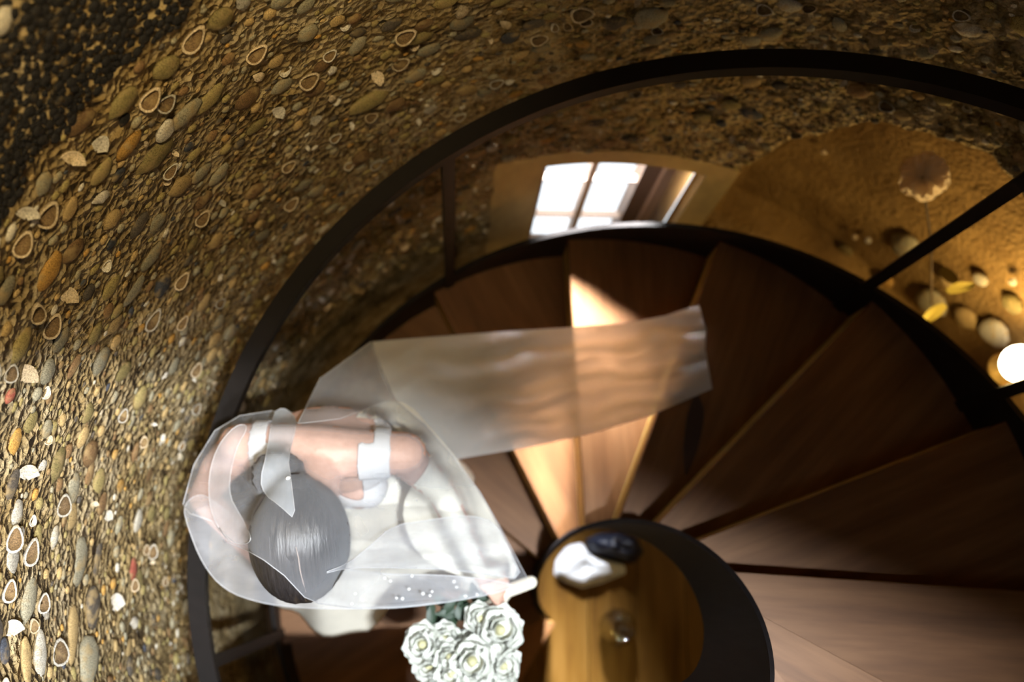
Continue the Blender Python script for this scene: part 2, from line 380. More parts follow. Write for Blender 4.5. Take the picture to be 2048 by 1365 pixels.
def riser_mesh():
    v, f = [], []
    a, b = tpt(-.012, RI+.012, 0), tpt(-.004, RO-.004, 0); d = (b-a).normalized(); n = Vector((d.y, -d.x, 0))*.012
    for z in (-RISE+.001, -.036):
        v += [a+Vector((0, 0, z)), b+Vector((0, 0, z)), b+n+Vector((0, 0, z)), a+n+Vector((0, 0, z))]
    f += [(3, 2, 1, 0), (4, 5, 6, 7)]+[(i, (i+1) % 4, 4+(i+1) % 4, 4+i) for i in range(4)]
    return mesh('riser', v, f, M_RISER)
TM, RM = tread_mesh(), riser_mesh()
K0, K1 = -5, 8
for k in range(K0, K1+1):
    a = TH0+k*DTH
    t = obj('tread', TM, ST, (0, 0, znose(k)), a)
    obj('riser', RM, t)
def helix(name, r0, r1, h0, h1, a0, a1, mat, n):
    v, f = [], []; secbox(v, f, a0, a1, r0, r1, h0, h1, n, zline); return under(mk(name, v, f, mat, None), ST)
AS0, AS1 = TH0+(K0-1)*DTH, TH0+K1*DTH
helix('outer_stringer', RO-.004, RO+.010, -.20, .085, AS0, AS1, M_STEEL, 160)
helix('inner_stringer', RI-.002, RI+.010, -.28, .20, AS0, AS1, M_STEEL_IN, 140)
helix('handrail', RO-.024, RO+.018, 1.07, 1.105, AS0, AS1, M_STEEL, 160)
for ad in (27, 49.5, 116.5, 190, 225):
    a = R_(ad)
    z0, z1 = zline(a)-.18, zline(a)+1.08
    v, f = [], []; tn = Vector((-math.sin(a), math.cos(a), 0))*.016; b = len(v)
    for z in (z0, z1):
        for (r, s) in ((RO-.013, -1), (RO-.002, -1), (RO-.002, 1), (RO-.013, 1)): v.append(pol(a, r, z)+tn*s)
    f += [(3, 2, 1, 0), (4, 5, 6, 7)]+[(i, (i+1) % 4, 4+(i+1) % 4, 4+i) for i in range(4)]
    under(mk('post', v, f, M_STEEL), ST)
# landing where the photographer stands, just outside the picture
v, f = [], []
LZ = znose(K0-1)
pts2 = [(-.52, -.42), (.40, -.42), (.26, -1.20), (.1, -1.18), (-.08, -1.10), (-.25, -.98), (-.38, -.85), (-.5, -.7), (-.58, -.56)]
n = len(pts2); v += [(x, y, LZ-.06) for x, y in pts2]+[(x, y, LZ) for x, y in pts2]
f += [tuple(range(n))[::-1], tuple(range(n, 2*n))]+[(i, (i+1) % n, n+(i+1) % n, n+i) for i in range(n)]
LAND = mk('floor_landing', v, f, M_WOOD); tag(LAND, kind='structure', label='small oak landing at the head of the stairs')
# dark knot in the oak of one tread
kc = at(1385, 872, -Z0-1*RISE); kd = at(1372, 950, -Z0-1*RISE)-at(1398, 790, -Z0-1*RISE)
v, f = [], []; kd.z = 0; L = kd.length/2; kd.normalize(); kn = Vector((-kd.y, kd.x, 0))
for q in range(2):
    for i in range(24):
        t = 2*math.pi*i/24; v.append(kc+kd*math.cos(t)*L*(1+.15*noise.noise(Vector((math.cos(t), math.sin(t), 1))))+kn*math.sin(t)*.024*(1-.35*math.cos(t))+Vector((0, 0, -.004+.0045*q)))
f = [tuple(range(24))[::-1], tuple(range(24, 48))]+[(i, (i+1) % 24, 24+(i+1) % 24, 24+i) for i in range(24)]
trd = [o for o in ST.children if o.name.startswith('tread') and abs(o.location.z-znose(1)) < 1e-4][0]
M_KNOT = plain('oak_knot', (.035, .014, .006), .45, var=.5, scale=25)
ko = mk('wood_knot', v, f, M_KNOT); ko.parent = trd
ko.matrix_parent_inverse = (Matrix.Translation((AX, AY, 0)) @ Matrix.Translation(trd.location) @ Matrix.Rotation(TH0+DTH, 4, 'Z')).inverted()

# ------------------------------------------------------------------ pebbles and shells set in the wall
def pebble_mesh(seed, nu=10, nv=6):
    v, f = [], []; o = Vector((seed*3.1, seed*1.7, seed))
    def fn(d, q): return q*(1+.16*noise.noise(d*1.3+o)+.05*noise.noise(d*3+o))
    ellipsoid(v, f, (0, 0, 0), (1, 1, 1), None, nu, nv, fn); return v, f
def cup_geo():                             # broken whelk: thick-rimmed open mouth on a tapering body
    v, f = [], []; n = 14; prof = [(.0, .30, .0), (.62, .1, .0), (.98, -.05, .0), (1.0, .12, .08), (.88, .42, .1), (.70, .46, .1), (.58, .2, .08), (.42, -.25, .0), (.0, -.4, 0)]
    prof = [(.55, -.9), (.95, -.3), (1.05, .25), (1.0, .5), (.91, .52), (.82, .3), (.70, -.35), (.25, -.75)]
    for (r, z) in prof:
        for i in range(n):
            t = 2*math.pi*i/n; w_ = 1+.07*math.sin(3*t+1)+.05*math.sin(7*t)
            k = 1+.25*max(0, math.cos(t))**3*(1-min(1, max(0, z+.2)))
            v.append(Vector((r*w_*k*math.cos(t), r*w_*.72*math.sin(t), z+.1*math.sin(2*t+.5))))
    for j in range(len(prof)-1):
        for i in range(n): f.append((j*n+i, j*n+(i+1) % n, (j+1)*n+(i+1) % n, (j+1)*n+i))
    f.append(tuple((len(prof)-1)*n+i for i in range(n))); return v, f
def cockle_geo(flip=False):                # ribbed fan shell
    v, f = [], []; N, Mr = 22, 6
    for side in (0, 1):
        for j in range(Mr+1):
            r = .12+.95*j/Mr
            for i in range(N+1):
                t = -1.25+2.5*i/N; rib = .06*math.cos(i*math.pi)*j/Mr
                z = .62*math.sqrt(max(0, 1-((r-.5)/.62)**2))*math.cos(t*.95)+rib-(.10 if side else 0)
                if flip: z = .55-z
                v.append(Vector((r*math.cos(t)-.5, r*math.sin(t)*.95, z-.1)))
    n1 = (Mr+1)*(N+1)
    for j in range(Mr):
        for i in range(N):
            a = j*(N+1)+i; q = (a, a+1, a+N+2, a+N+1); f.append(q); f.append(tuple(n1+x for x in reversed(q)))
    for i in range(N):
        a = Mr*(N+1)+i; f.append((a, a+1, n1+a+1, n1+a))
    return v, f
GEO = {'p%d' % i: pebble_mesh(i+1) for i in range(5)}
GEO['o'] = cup_geo(); GEO['c'] = cockle_geo(); GEO['v'] = cockle_geo(True)
SMALL = [pebble_mesh(i+9, 6, 4) for i in range(3)]
MESHES = {}
def gmesh(kind, mat):
    key = (kind, mat.name)
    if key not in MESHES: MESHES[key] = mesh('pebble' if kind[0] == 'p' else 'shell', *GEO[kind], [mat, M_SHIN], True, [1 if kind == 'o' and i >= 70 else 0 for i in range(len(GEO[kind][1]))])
    return MESHES[key]
def frame(a, tilt):                        # local x along the wall, y up, z into the room, turned by tilt
    n = Vector((-math.cos(a), -math.sin(a), 0)); t = Vector((math.sin(a), -math.cos(a), 0)); u = Vector((0, 0, 1))
    c, s = math.cos(tilt), math.sin(tilt)
    return Matrix((t*c+u*s, u*c-t*s, n)).transposed()
# the stones and shells one can pick out in the photograph: x, y, width px, height/width, kind, colour, tilt
SPOT = [(486, 8, 66, .8, 'c', 'w', .2), (383, 78, 74, .75, 'o', 's', .5), (436, 32, 64, 1.1, 'p', 'olive', 0), (328, 133, 60, 1.4, 'p', 'olive', 1.2), (236, 198, 84, .8, 'p', 'olive', 0), (286, 190, 62, .9, 'o', 's', .3), (243, 236, 34, .7, 'p', 'black', .6),
 (318, 253, 60, .9, 'p', 'pale', .6), (253, 287, 74, .7, 'p', 'orange', .1), (283, 283, 24, 1, 'c', 's', 0), (197, 287, 72, .5, 'v', 'w', .3), (140, 313, 58, 1, 'v', 's', .4), (164, 246, 80, .7, 'p', 'brown', 0), (86, 370, 58, 1, 'p', 'grey', .4), (198, 342, 70, .7, 'p', 'olive', .1),
 (233, 347, 38, .8, 'p', 'navy', 0), (195, 390, 54, 1, 'c', 'w', .8), (337, 342, 44, .7, 'o', 'w', .2), (308, 308, 104, .8, 'p', 'olive', 0), (360, 219, 96, .6, 'p', 'grey', 0), (92, 431, 62, 1, 'o', 's', .2), (43, 421, 52, 1, 'v', 'w', .5), (38, 488, 60, .9, 'o', 's', .2),
 (61, 623, 54, .9, 'o', 's', .9), (102, 655, 56, .9, 'o', 's', .1), (138, 593, 60, .8, 'v', 's', .2), (97, 545, 92, .7, 'p', 'orange', .05), (36, 690, 76, .8, 'p', 'olive', 0), (123, 681, 58, .7, 'p', 'grey', 0), (180, 663, 48, .8, 'p', 'olive', 0), (223, 645, 48, .9, 'p', 'tan', 0),
 (297, 511, 72, .6, 'p', 'grey', 0), (264, 583, 78, .6, 'p', 'grey', 0), (218, 573, 62, .7, 'p', 'olive', 0), (218, 483, 32, .8, 'p', 'navy', 0), (356, 560, 44, .8, 'o', 's', .1), (300, 640, 54, .7, 'o', 'w', .1), (354, 642, 36, .8, 'o', 's', .1), (200, 722, 62, .8, 'p', 'grey', 0), (97, 745, 56, .9, 'p', 'grey', .3),
 (149, 732, 54, .6, 'p', 'brown', 0), (8, 745, 40, 1, 'o', 'w', 0), (51, 750, 66, .8, 'v', 's', 0), (8, 788, 34, 1, 'p', 'red', 0), (20, 968, 60, .7, 'p', 'dark', 0), (41, 944, 54, .9, 'v', 'w', .2), (112, 930, 72, .8, 'p', 'olive', 0), (78, 930, 40, .9, 'c', 'w', .5), (24, 1026, 54, .8, 'p', 'pale', .3),
 (116, 1012, 46, .9, 'o', 'w', .2), (146, 978, 60, .9, 'p', 'grey', 0), (146, 1033, 52, 1, 'p', 'tan', .2), (10, 1080, 54, .9, 'o', 'w', 0), (32, 1067, 46, .9, 'c', 'w', 0), (25, 1118, 66, .8, 'p', 'pale', .3), (53, 1108, 56, .8, 'o', 'w', 0), (75, 1074, 46, .7, 'p', 'olive', .2), (104, 1074, 44, .7, 'p', 'pale', 0),
 (211, 1033, 40, .5, 'v', 'w', 0), (160, 1121, 92, .7, 'p', 'grey', 0), (198, 1118, 86, .35, 'p', 'dark', 0), (260, 1138, 46, .8, 'p', 'red', 0), (238, 1050, 36, .8, 'p', 'grey', 0), (272, 1043, 46, .8, 'p', 'pale', 0), (58, 1200, 84, .7, 'p', 'grey', 0), (78, 1210, 40, .9, 'o', 'w', 0), (184, 1213, 80, .8, 'p', 'dark', 0),
 (146, 1268, 106, .45, 'p', 'tan', 0), (174, 1319, 90, 1, 'p', 'grey', 0), (78, 1309, 84, .6, 'p', 'pale', 0), (48, 1319, 86, .5, 'p', 'tan', 0), (17, 1302, 48, .8, 'p', 'navy', 0), (109, 1309, 52, .9, 'o', 'w', 0), (228, 1207, 60, .6, 'v', 'w', 0), (266, 1248, 42, 1, 'c', 'w', 0), (7, 1186, 46, .9, 'o', 'w', 0), (27, 1258, 56, .8, 'v', 'w', .2), (82, 1232, 34, .9, 'c', 'w', 0),
 (803, 63, 52, 1, 'o', 's', 0), (919, 17, 56, 1, 'c', 's', 0), (922, 44, 58, .9, 'p', 'grey', 0), (1011, 48, 40, 1.2, 'c', 's', .5), (1021, 79, 46, 1, 'p', 'navy', 0), (1160, 20, 56, 1, 'o', 's', 0), (1300, 30, 76, 1.1, 'p', 'grey', 0), (1076, 77, 42, .9, 'o', 's', 0), (799, 128, 44, .9, 'o', 's', 0), (751, 150, 48, .8, 'v', 's', 0),
 (737, 200, 100, .7, 'p', 'olive', 0), (837, 75, 72, .7, 'p', 'olive', 0), (860, 102, 54, .9, 'p', 'grey', 0), (936, 73, 66, .7, 'p', 'dark', 0), (830, 147, 52, .9, 'p', 'grey', 0), (506, 103, 56, .9, 'o', 's', .2), (513, 150, 46, .9, 'c', 's', .4), (612, 157, 50, 1, 'o', 's', .1), (660, 137, 42, .8, 'c', 'w', 0), (554, 222, 50, .7, 'v', 'w', .3),
 (626, 236, 56, .4, 'v', 'w', 0), (568, 325, 38, .9, 'o', 's', 0), (438, 352, 62, .7, 'p', 'grey', 0), (400, 345, 56, .7, 'p', 'grey', 0), (410, 192, 92, .6, 'p', 'olive', 0), (564, 174, 54, .9, 'p', 'grey', 0), (380, 294, 28, 1, 'p', 'navy', 0), (404, 438, 42, .9, 'o', 's', 0), (410, 404, 52, .9, 'p', 'brown', 0), (308, 441, 52, .9, 'p', 'grey', 0), (582, 410, 38, .9, 'o', 's', 0),
 (0, 40, 70, 1, 'p', 'pale', .4), (1010, 250, 60, .8, 'p', 'grey', 0), (1330, 155, 70, .8, 'p', 'grey', 0)]
def tilt_up(kind): return Matrix.Rotation(-random.uniform(.5, 1.0), 3, 'X') if kind in 'ov' else Matrix.Identity(3)
placed = []                                # (a, z, radius) of everything on the wall
def free(a, z, r, slack=.8):
    for (b, y, q) in placed:
        if abs(y-z) < (r+q) and math.hypot((a-b)*RW, z-y) < (r+q)*slack: return False
    return True
def put(a, z, w_, h_, kind, col, tilt, depth=None):
    mat = (M_SHELLW if col == 'w' else M_SHELL) if kind in 'ocv' else PEB[col]
    g = kind if kind in 'ocv' else 'p%d' % random.randrange(5)
    o = obj('pebble' if kind == 'p' else 'shell', gmesh(g, mat), WALL)
    M = (frame(a, tilt) @ tilt_up(kind)).to_4x4(); d = depth or min(w_, h_)*(.42 if kind == 'p' else .62)
    sink = -.12 if kind == 'p' else .5 if kind == 'o' else .18
    M.translation = pol(a, RW+wall_d(a, z)-d*sink-.003, z)
    o.matrix_world = M @ Matrix.Diagonal((w_, h_, d, 1))
    return o
for (x, y, wpx, asp, kind, col, tilt) in SPOT:
    a, z = oncyl(x, y); dist = -(z-H)*1.12
    wm = wpx*dist/2050*(.42 if kind == 'o' else .5); hm = wm*asp*(.8 if kind == 'p' else .95)
    hm = max(hm, .010)
    put(a, z, wm, hm, kind, col, tilt if tilt else random.uniform(-.25, .25)); placed.append((a, z, max(wm, hm)))
ZBLK, ZBLK1 = zr(-1.345), zr(-1.085)       # band of small black pebbles round the tower
def blocked(a, z, r):
    if A_W0-r < a < A_W1+r and z < Z_W1+r*.8: return True
    return R_(8) < a < R_(78) and z < zr(-1.95) and sdpoly(a, z) > -.02
fill = {k: [[], []] for k in PKEYS+['w', 's']}
def fill_add(col, kind, a, z, w_, h_, tilt):
    v0, f0 = SMALL[random.randrange(3)] if kind == 'p' else GEO[kind]
    V, F = fill[col]; b = len(V); M = frame(a, tilt) @ tilt_up(kind); d = min(w_, h_)*(.42 if kind == 'p' else .6); c = pol(a, RW+wall_d(a, z)-d*(-.1 if kind == 'p' else .15)-.002, z)
    V += [c+M @ Vector((q.x*w_, q.y*h_, q.z*d)) for q in map(Vector, v0)]; F += [tuple(b+i for i in q) for q in f0]
npeb = sum(1 for s_ in SPOT if s_[4] == 'p'); nsh = len(SPOT)-npeb
WTS = dict(olive=.26, grey=.24, tan=.15, brown=.14, dark=.09, orange=.05, pale=.05, navy=.02)
cols, wts = list(WTS), list(WTS.values())
for i in range(9000):
    a = random.uniform(R_(38), R_(197)); z = random.uniform(zr(-3.2), ZBLK-.012)
    zz = (zr(0)-z)
    if i < 500: w_ = random.uniform(.016, .030)
    elif i < 2600: w_ = random.uniform(.010, .018)
    else: w_ = random.uniform(.005, .010)
    h_ = w_*random.uniform(.55, .95)
    if blocked(a, z, w_) or not free(a, z, w_, .86): continue
    sh = random.random() < (.13 if w_ > .01 else .1)
    placed.append((a, z, w_)); tilt = random.gauss(0, .35)
    vis = R_(60) < a < R_(195) and z > zr(-2.7) and w_ > .012
    if sh and w_ < .02 and w_ > .009:
        k = random.choice('oocv'); c = random.choice('sw')
        if vis and nsh < 150: put(a, z, w_, w_*.9, k, c, tilt); nsh += 1
        else: fill_add(c, k, a, z, w_, w_*.9, tilt)
    else:
        c = random.choices(cols, wts)[0]
        if vis and npeb < 298: put(a, z, w_, h_, 'p', c, tilt); npeb += 1
        else: fill_add(c, 'p', a, z, w_, h_, tilt)
# black pebble band
nb = 0; seen = {}
for i in range(45000):
    a = random.uniform(R_(105), R_(186)); z = random.uniform(ZBLK-.012, ZBLK1); r = random.uniform(.0045, .0092)
    if z > ZBLK+.012*noise.noise(Vector((a*22, 3.3, 0))): 
        key = (int(a*RW/.012), int(z/.012)); ok = True
        for dx in (-1, 0, 1):
            for dy in (-1, 0, 1):
                for (b, y, q) in seen.get((key[0]+dx, key[1]+dy), ()):
                    if math.hypot((a-b)*RW, z-y) < (r+q)*.86: ok = False
        if not ok or not free(a, z, r, .8) and False: continue
        seen.setdefault(key, []).append((a, z, r)); fill_add('black', 'p', a, z, r*1.35, r*1.12, random.uniform(-1.5, 1.5)); nb += 1
V, F, MI, mats = [], [], [], []
for k, (vv, ff) in fill.items():
    if not vv: continue
    b = len(V); V += vv; F += [tuple(b+i for i in q) for q in ff]; MI += [len(mats)]*len(ff); mats.append(M_SHELLW if k == 'w' else M_SHELL if k == 's' else PEB[k])
PF = obj('small_pebbles', mesh('small_pebbles', V, F, mats, True, MI), WALL); tag(PF, kind='stuff', label='small pebbles, grit and shell bits set in the mortar')

# ------------------------------------------------------------------ lamps
def point(name, loc, power, col, rad=.04, parent=None):
    l = bpy.data.lights.new(name, 'POINT'); l.energy = power; l.color = col; l.shadow_soft_size = rad
    o = bpy.data.objects.new(name, l); link(o); o.location = loc
    if parent: under(o, parent)
    return o
WARM = (1.0, .62, .26)
M_BULB = emit_mat('warm_bulb', (1, .72, .35), 30); M_BULBW = emit_mat('white_bulb', (1, .96, .9), 30); M_BRASS = plain('aged_brass', (.45, .30, .1), .35, metal=.9, var=.15)
def lathe(v, f, c, prof, n=20, arc=2*math.pi):
    b = len(v); c = Vector(c)
    for (r, z) in prof:
        for i in range(n): v.append(c+Vector((r*math.cos(arc*i/n), r*math.sin(arc*i/n), z)))
    for j in range(len(prof)-1):
        for i in range(n): f.append((b+j*n+i, b+j*n+(i+1) % n, b+(j+1)*n+(i+1) % n, b+(j+1)*n+i))
def lamp(name, label, loc, drop, power, col, bulbm, rad=.05):
    L = empty(name, loc); tag(L, label, 'lamp'); x, y, z = loc
    part('shade', lambda v, f: lathe(v, f, loc, [(.03, .12), (.09, .02), (.10, -.02), (.097, -.02), (.087, .015), (.028, .113)]), M_BRASS, L, True)
    part('bulb', lambda v, f: ellipsoid(v, f, (x, y, z+.03), (.025, .025, .035)), bulbm, L, True)
    part('cable', lambda v, f: tube(v, f, [(x, y, z+.1), (x, y, z+drop)], [.004, .004], 6), M_STEEL, L)
    point(name+'_light', (x, y, z-.03), power, col, rad, L); return L
def spotlight(name, label, p0, p1, power, col, deg, bulbm, blend=.6):
    sd = (p1-p0).normalized(); S = empty(name, (p0.x, p0.y, 5.6)); tag(S, label, 'lamp')
    part('housing', lambda v, f: tube(v, f, [p0-sd*.14, p0-sd*.02], [.045, .05], 16, Vector((1, 0, 0)), False), M_STEEL, S, True)
    part('rod', lambda v, f: tube(v, f, [p0-sd*.1, (p0.x, p0.y, 5.6)], [.008, .008], 8), M_STEEL, S)
    part('lens', lambda v, f: ellipsoid(v, f, p0-sd*.03, (.035, .035, .012), sd.to_track_quat('Z', 'Y').to_matrix()), bulbm, S, True)
    l = bpy.data.lights.new(name+'_beam', 'SPOT'); l.energy = power; l.color = col; l.spot_size = math.radians(deg); l.spot_blend = blend; l.shadow_soft_size = .05
    o = link(bpy.data.objects.new(name+'_beam', l)); o.location = p0+sd*.02; o.rotation_euler = sd.to_track_quat('-Z', 'Y').to_euler(); under(o, S)
spotlight('spotlight', 'warm ceiling spotlight aimed at the pebble wall above the stair window, out of view', Vector((-.05, .25, zr(.15))), Vector((-.60, .68, zr(-1.36))), 96, (1.0, .76, .38), 62, M_BULB, .8)  # unseen fixture, beam narrowed to light this wall and spare the treads
spotlight('spotlight', 'white ceiling spotlight aimed at the pebble wall beside the landing, out of view', Vector((-.22, -.48, zr(-.75))), Vector((-.76, -.16, zr(-1.95))), 88, (.97, .97, 1.0), 58, M_BULBW, .9)  # unseen fixture, adds light to this wall without reaching the treads

# ------------------------------------------------------------------ lit niche: globe lamp, round stones, dried flower
lc = at(2040, 728, -2.72)
NL = empty('globe_lamp', (lc.x, lc.y, lc.z-.09)); tag(NL, 'glowing white globe lamp low in the lit wall niche', 'lamp')
part('globe', lambda v, f: ellipsoid(v, f, lc, (.055, .055, .055)), emit_mat('globe_glow', (1, .83, .55), 14), NL, True)
part('base', lambda v, f: lathe(v, f, (lc.x, lc.y, lc.z-.09), [(.0, 0), (.05, 0), (.05, .012), (.02, .02), (.018, .05), (.0, .05)]), M_BRASS, NL, True)
point('globe_lamp_light', lc+Vector((-.05, -.03, .06)), 17, (1.0, .68, .24), .05, NL)
rc = Vector((lc.x, lc.y, 0)); 
part('bracket', lambda v, f: tube(v, f, [(lc.x, lc.y, lc.z-.095), (lc.x+.09, lc.y+.05, lc.z-.11), (lc.x+.17, lc.y+.10, lc.z-.12)], [.012, .012, .012], 8), M_BRASS, NL)
for (x, y, wpx, asp, kind, col) in [(1810, 492, 62, 1.3, 'p', 'grey'), (1866, 604, 66, 1.2, 'p', 'grey'), (1992, 664, 64, 1.3, 'p', 'pale'), (1932, 636, 52, 1.2, 'p', 'tan'), (1738, 478, 26, 1, 'c', 'w'), (1712, 470, 22, 1, 'c', 's'), (1616, 468, 20, 1, 'c', 'w'), (1770, 560, 40, 1, 'p', 'orange'), (1900, 560, 44, 1, 'p', 'tan'), (1960, 560, 36, 1, 'p', 'pale'), (2020, 610, 50, 1, 'p', 'olive'), (1650, 300, 24, .8, 'c', 's'), (1850, 660, 40, .9, 'p', 'grey'), (2030, 560, 30, 1, 'c', 'w'), (1690, 500, 34, .8, 'p', 'olive')]:
    a, z = oncyl(x, y, RW+.225); dist = -(z-H)*1.15; wm = wpx*dist/2050*.5
    o = put(a, z, wm, wm*asp, kind, col, .1); o.location += Vector((math.cos(a), math.sin(a), 0))*.225
M_DRY = cloth_mat('dried_petal', (.82, .70, .56), .97, transl=.6); M_DRYS = plain('dried_stem', (.07, .045, .02), .8); M_DRYL = plain('dried_leaf', (.42, .33, .06), .7, var=.3)
fa, fz = oncyl(1845, 355, RW+.10); fh = pol(fa, RW+.10, fz); ga, gz = oncyl(1885, 600, RW+.13); fb = pol(ga, RW+.15, gz-.10)
FL = empty('dried_flower', fb); tag(FL, 'pale dried ruffled flower on a thin stem standing in the niche', 'flower')
part('stem', lambda v, f: tube(v, f, [fb, fb.lerp(fh, .5)+Vector((.012, .01, 0)), fh], [.004, .0035, .003], 6), M_DRYS, FL, True)
def petal_fan(v, f, c, out, up, L, W, ruf, seed, nr=5, nw=7):
    b = len(v); sd = out.cross(up).normalized()
    for i in range(nr+1):
        t = i/nr
        for j in range(nw+1):
            s = (j/nw*2-1); wd = W*math.sin(math.pi*min(1, .15+.62*t))
            p = c+out*(L*t*(1-.12*s*s))+sd*(wd*s)+up*(ruf*t*math.sin(7*s+seed)*.5+.35*L*t*t)
            v.append(p)
    for i in range(nr):
        for j in range(nw): a = b+i*(nw+1)+j; f.append((a, a+1, a+nw+2, a+nw+1))
for i in range(11):
    t = 2*math.pi*i/11; up = Vector((-.3, -.3, .9)).normalized(); e1 = up.orthogonal().normalized(); e2 = up.cross(e1)
    out = (e1*math.cos(t)+e2*math.sin(t)+up*(.1 if i % 2 else .5)).normalized()
    part('petal', lambda v, f: petal_fan(v, f, fh, out, up, .066, .034, .022, i), M_DRY, FL, True)
for (x, y, dx, dy) in ((1895, 585, 50, -25), (1890, 610, -45, 30), (1880, 540, 35, 20)):
    a, z = oncyl(x, y, RW+.11); p = pol(a, RW+.11, z); a2, z2 = oncyl(x+dx, y+dy, RW+.09); q = pol(a2, RW+.09, z2)
    part('leaf', lambda v, f: petal_fan(v, f, p, (q-p).normalized(), Vector((-.4, -.4, .8)).normalized(), (q-p).length, .018, .004, x), M_DRYL, FL, True)

# ------------------------------------------------------------------ things on the floor at the foot of the well
def blob(name, label, cat, pts, zt, mat, seed, crumple=.02, n=34):
    """crumpled cloth heap lying on the floor, pts = outline in the picture at floor level"""
    P = [at(x, y, -H+.02) for x, y in pts]; c = sum(P, Vector())/len(P); v, f = [], []; m = len(P)
    def rad(t):
        i = t/(2*math.pi)*m; k = int(i) % m; fr = i-int(i); return P[k].lerp(P[(k+1) % m], fr)
    R = 9
    for j in range(R+1):
        s = j/R
        for i in range(n):
            q = rad(2*math.pi*i/n); p = c.lerp(q, s); h = zt*(1-s**3)**.6
            h += crumple*noise.noise(Vector((p.x*16+seed, p.y*16, seed)))*(1-s*.6)+crumple*.5*noise.noise(Vector((p.x*40, p.y*40, seed)))*(1-s)
            v.append(Vector((p.x, p.y, max(.001, h))))
    for j in range(R):
        for i in range(n): f.append((j*n+i, j*n+(i+1) % n, (j+1)*n+(i+1) % n, (j+1)*n+i))
    f.append(tuple(R*n+i for i in reversed(range(n))))
    return tag(mk(name, v, f, mat, None, True), label, cat)
blob('white_cloth', 'crumpled white cloth seen down the stairwell on the floor', 'cloth', [(1128, 1165), (1108, 1150), (1112, 1120), (1135, 1092), (1165, 1085), (1178, 1108), (1215, 1120), (1250, 1130), (1254, 1148), (1205, 1168), (1165, 1178)][::-1], .06, plain('white_cotton', (.62, .65, .70), .8, var=.05), 3)
blob('navy_bundle', 'dark navy bundle lying beside the white cloth on the floor', 'cloth', [(1180, 1105), (1170, 1080), (1200, 1066), (1245, 1064), (1275, 1075), (1290, 1105), (1270, 1128), (1225, 1118)][::-1], .10, plain('navy_wool', (.012, .016, .035), .45, var=.4), 8, .05)
gc = at(1235, 1255, -H+.05); gc.z = 0
VS = empty('glass_vase', gc); tag(VS, 'clear glass vase standing on the floor below the stairwell', 'vase')
part('body', lambda v, f: lathe(v, f, gc, [(.0, .002), (.05, .002), (.075, .04), (.07, .1), (.035, .16), (.045, .19), (.041, .19), (.031, .16), (.066, .1), (.07, .045), (.045, .012), (0, .012)], 28), glass_mat('vase_glass', (.93, .92, .86), .55), VS, True)
SC2 = pol(R_(-100), 1.12, .75)
S2 = empty('wall_sconce', pol(R_(-100), 1.18, .7)); tag(S2, 'small brass wall sconce at ground level under the stairs, out of view', 'lamp')  # unseen lamp, added for the warm light on the floor below
part('back_plate', lambda v, f: secbox(v, f, R_(-103), R_(-97), 1.17, 1.19, .65, .85, 3), M_BRASS, S2)
part('bulb', lambda v, f: ellipsoid(v, f, SC2, (.03, .03, .04)), M_BULB, S2, True)
point('wall_sconce_light', SC2+Vector((0, .08, 0)), 1.0, (1.0, .66, .24), .05, S2)
# ------------------------------------------------------------------ the bride
def W(x, y, z): return Vector((x, y, zr(z)))
BR = empty('person', (-.28, .12, znose(6)))
tag(BR, 'person in ivory gown and long sheer veil walking down the stairs holding white roses', 'person')
S_ = Vector((1, 0, 0))
def evaluated(v, f, mods, name):
    o = bpy.data.objects.new(name, mesh(name, v, f)); COL.objects.link(o)
    for typ, kw in mods:
        m = o.modifiers.new(typ, typ)
        for k, x in kw.items(): setattr(m, k, x)
    dg = bpy.context.evaluated_depsgraph_get(); me = bpy.data.meshes.new_from_object(o.evaluated_get(dg)); me.name = name
    bpy.data.objects.remove(o); return me
HC = W(-.302, .042, -2.045)                                   # head centre
HU = Vector((0.02, -.42, .90)).normalized(); HF = Vector((.06, -.90, -.42)); HF = (HF-HU*HF.dot(HU)).normalized(); HS = HF.cross(HU).normalized()
HM = Matrix((HS, HF, HU)).transposed()                        # head axes: side, forward, up
bv, bf = [], []
# torso, neck
tube(bv, bf, [W(-.265, .27, -2.78), W(-.265, .275, -2.68), W(-.27, .285, -2.56), W(-.275, .275, -2.45), W(-.28, .262, -2.33), W(-.284, .25, -2.24), W(-.286, .236, -2.165)],
     [(.15, .10), (.165, .115), (.125, .092), (.118, .088), (.145, .105), (.155, .098), (.10, .062)], 20, S_)
tube(bv, bf, [W(-.465, .252, -2.165), W(-.37, .244, -2.14), W(-.286, .232, -2.135), W(-.20, .232, -2.14), W(-.105, .236, -2.165)], [.046, .052, .060, .052, .046], 14, Vector((0, 0, 1)))
for sx in (-.345, -.22): ellipsoid(bv, bf, W(sx, .178, -2.32), (.062, .055, .062), None, 16, 10)
tube(bv, bf, [W(-.287, .225, -2.15), W(-.290, .165, -2.10), W(-.292, .105, -2.06)], [.056, .052, .055], 14, S_)
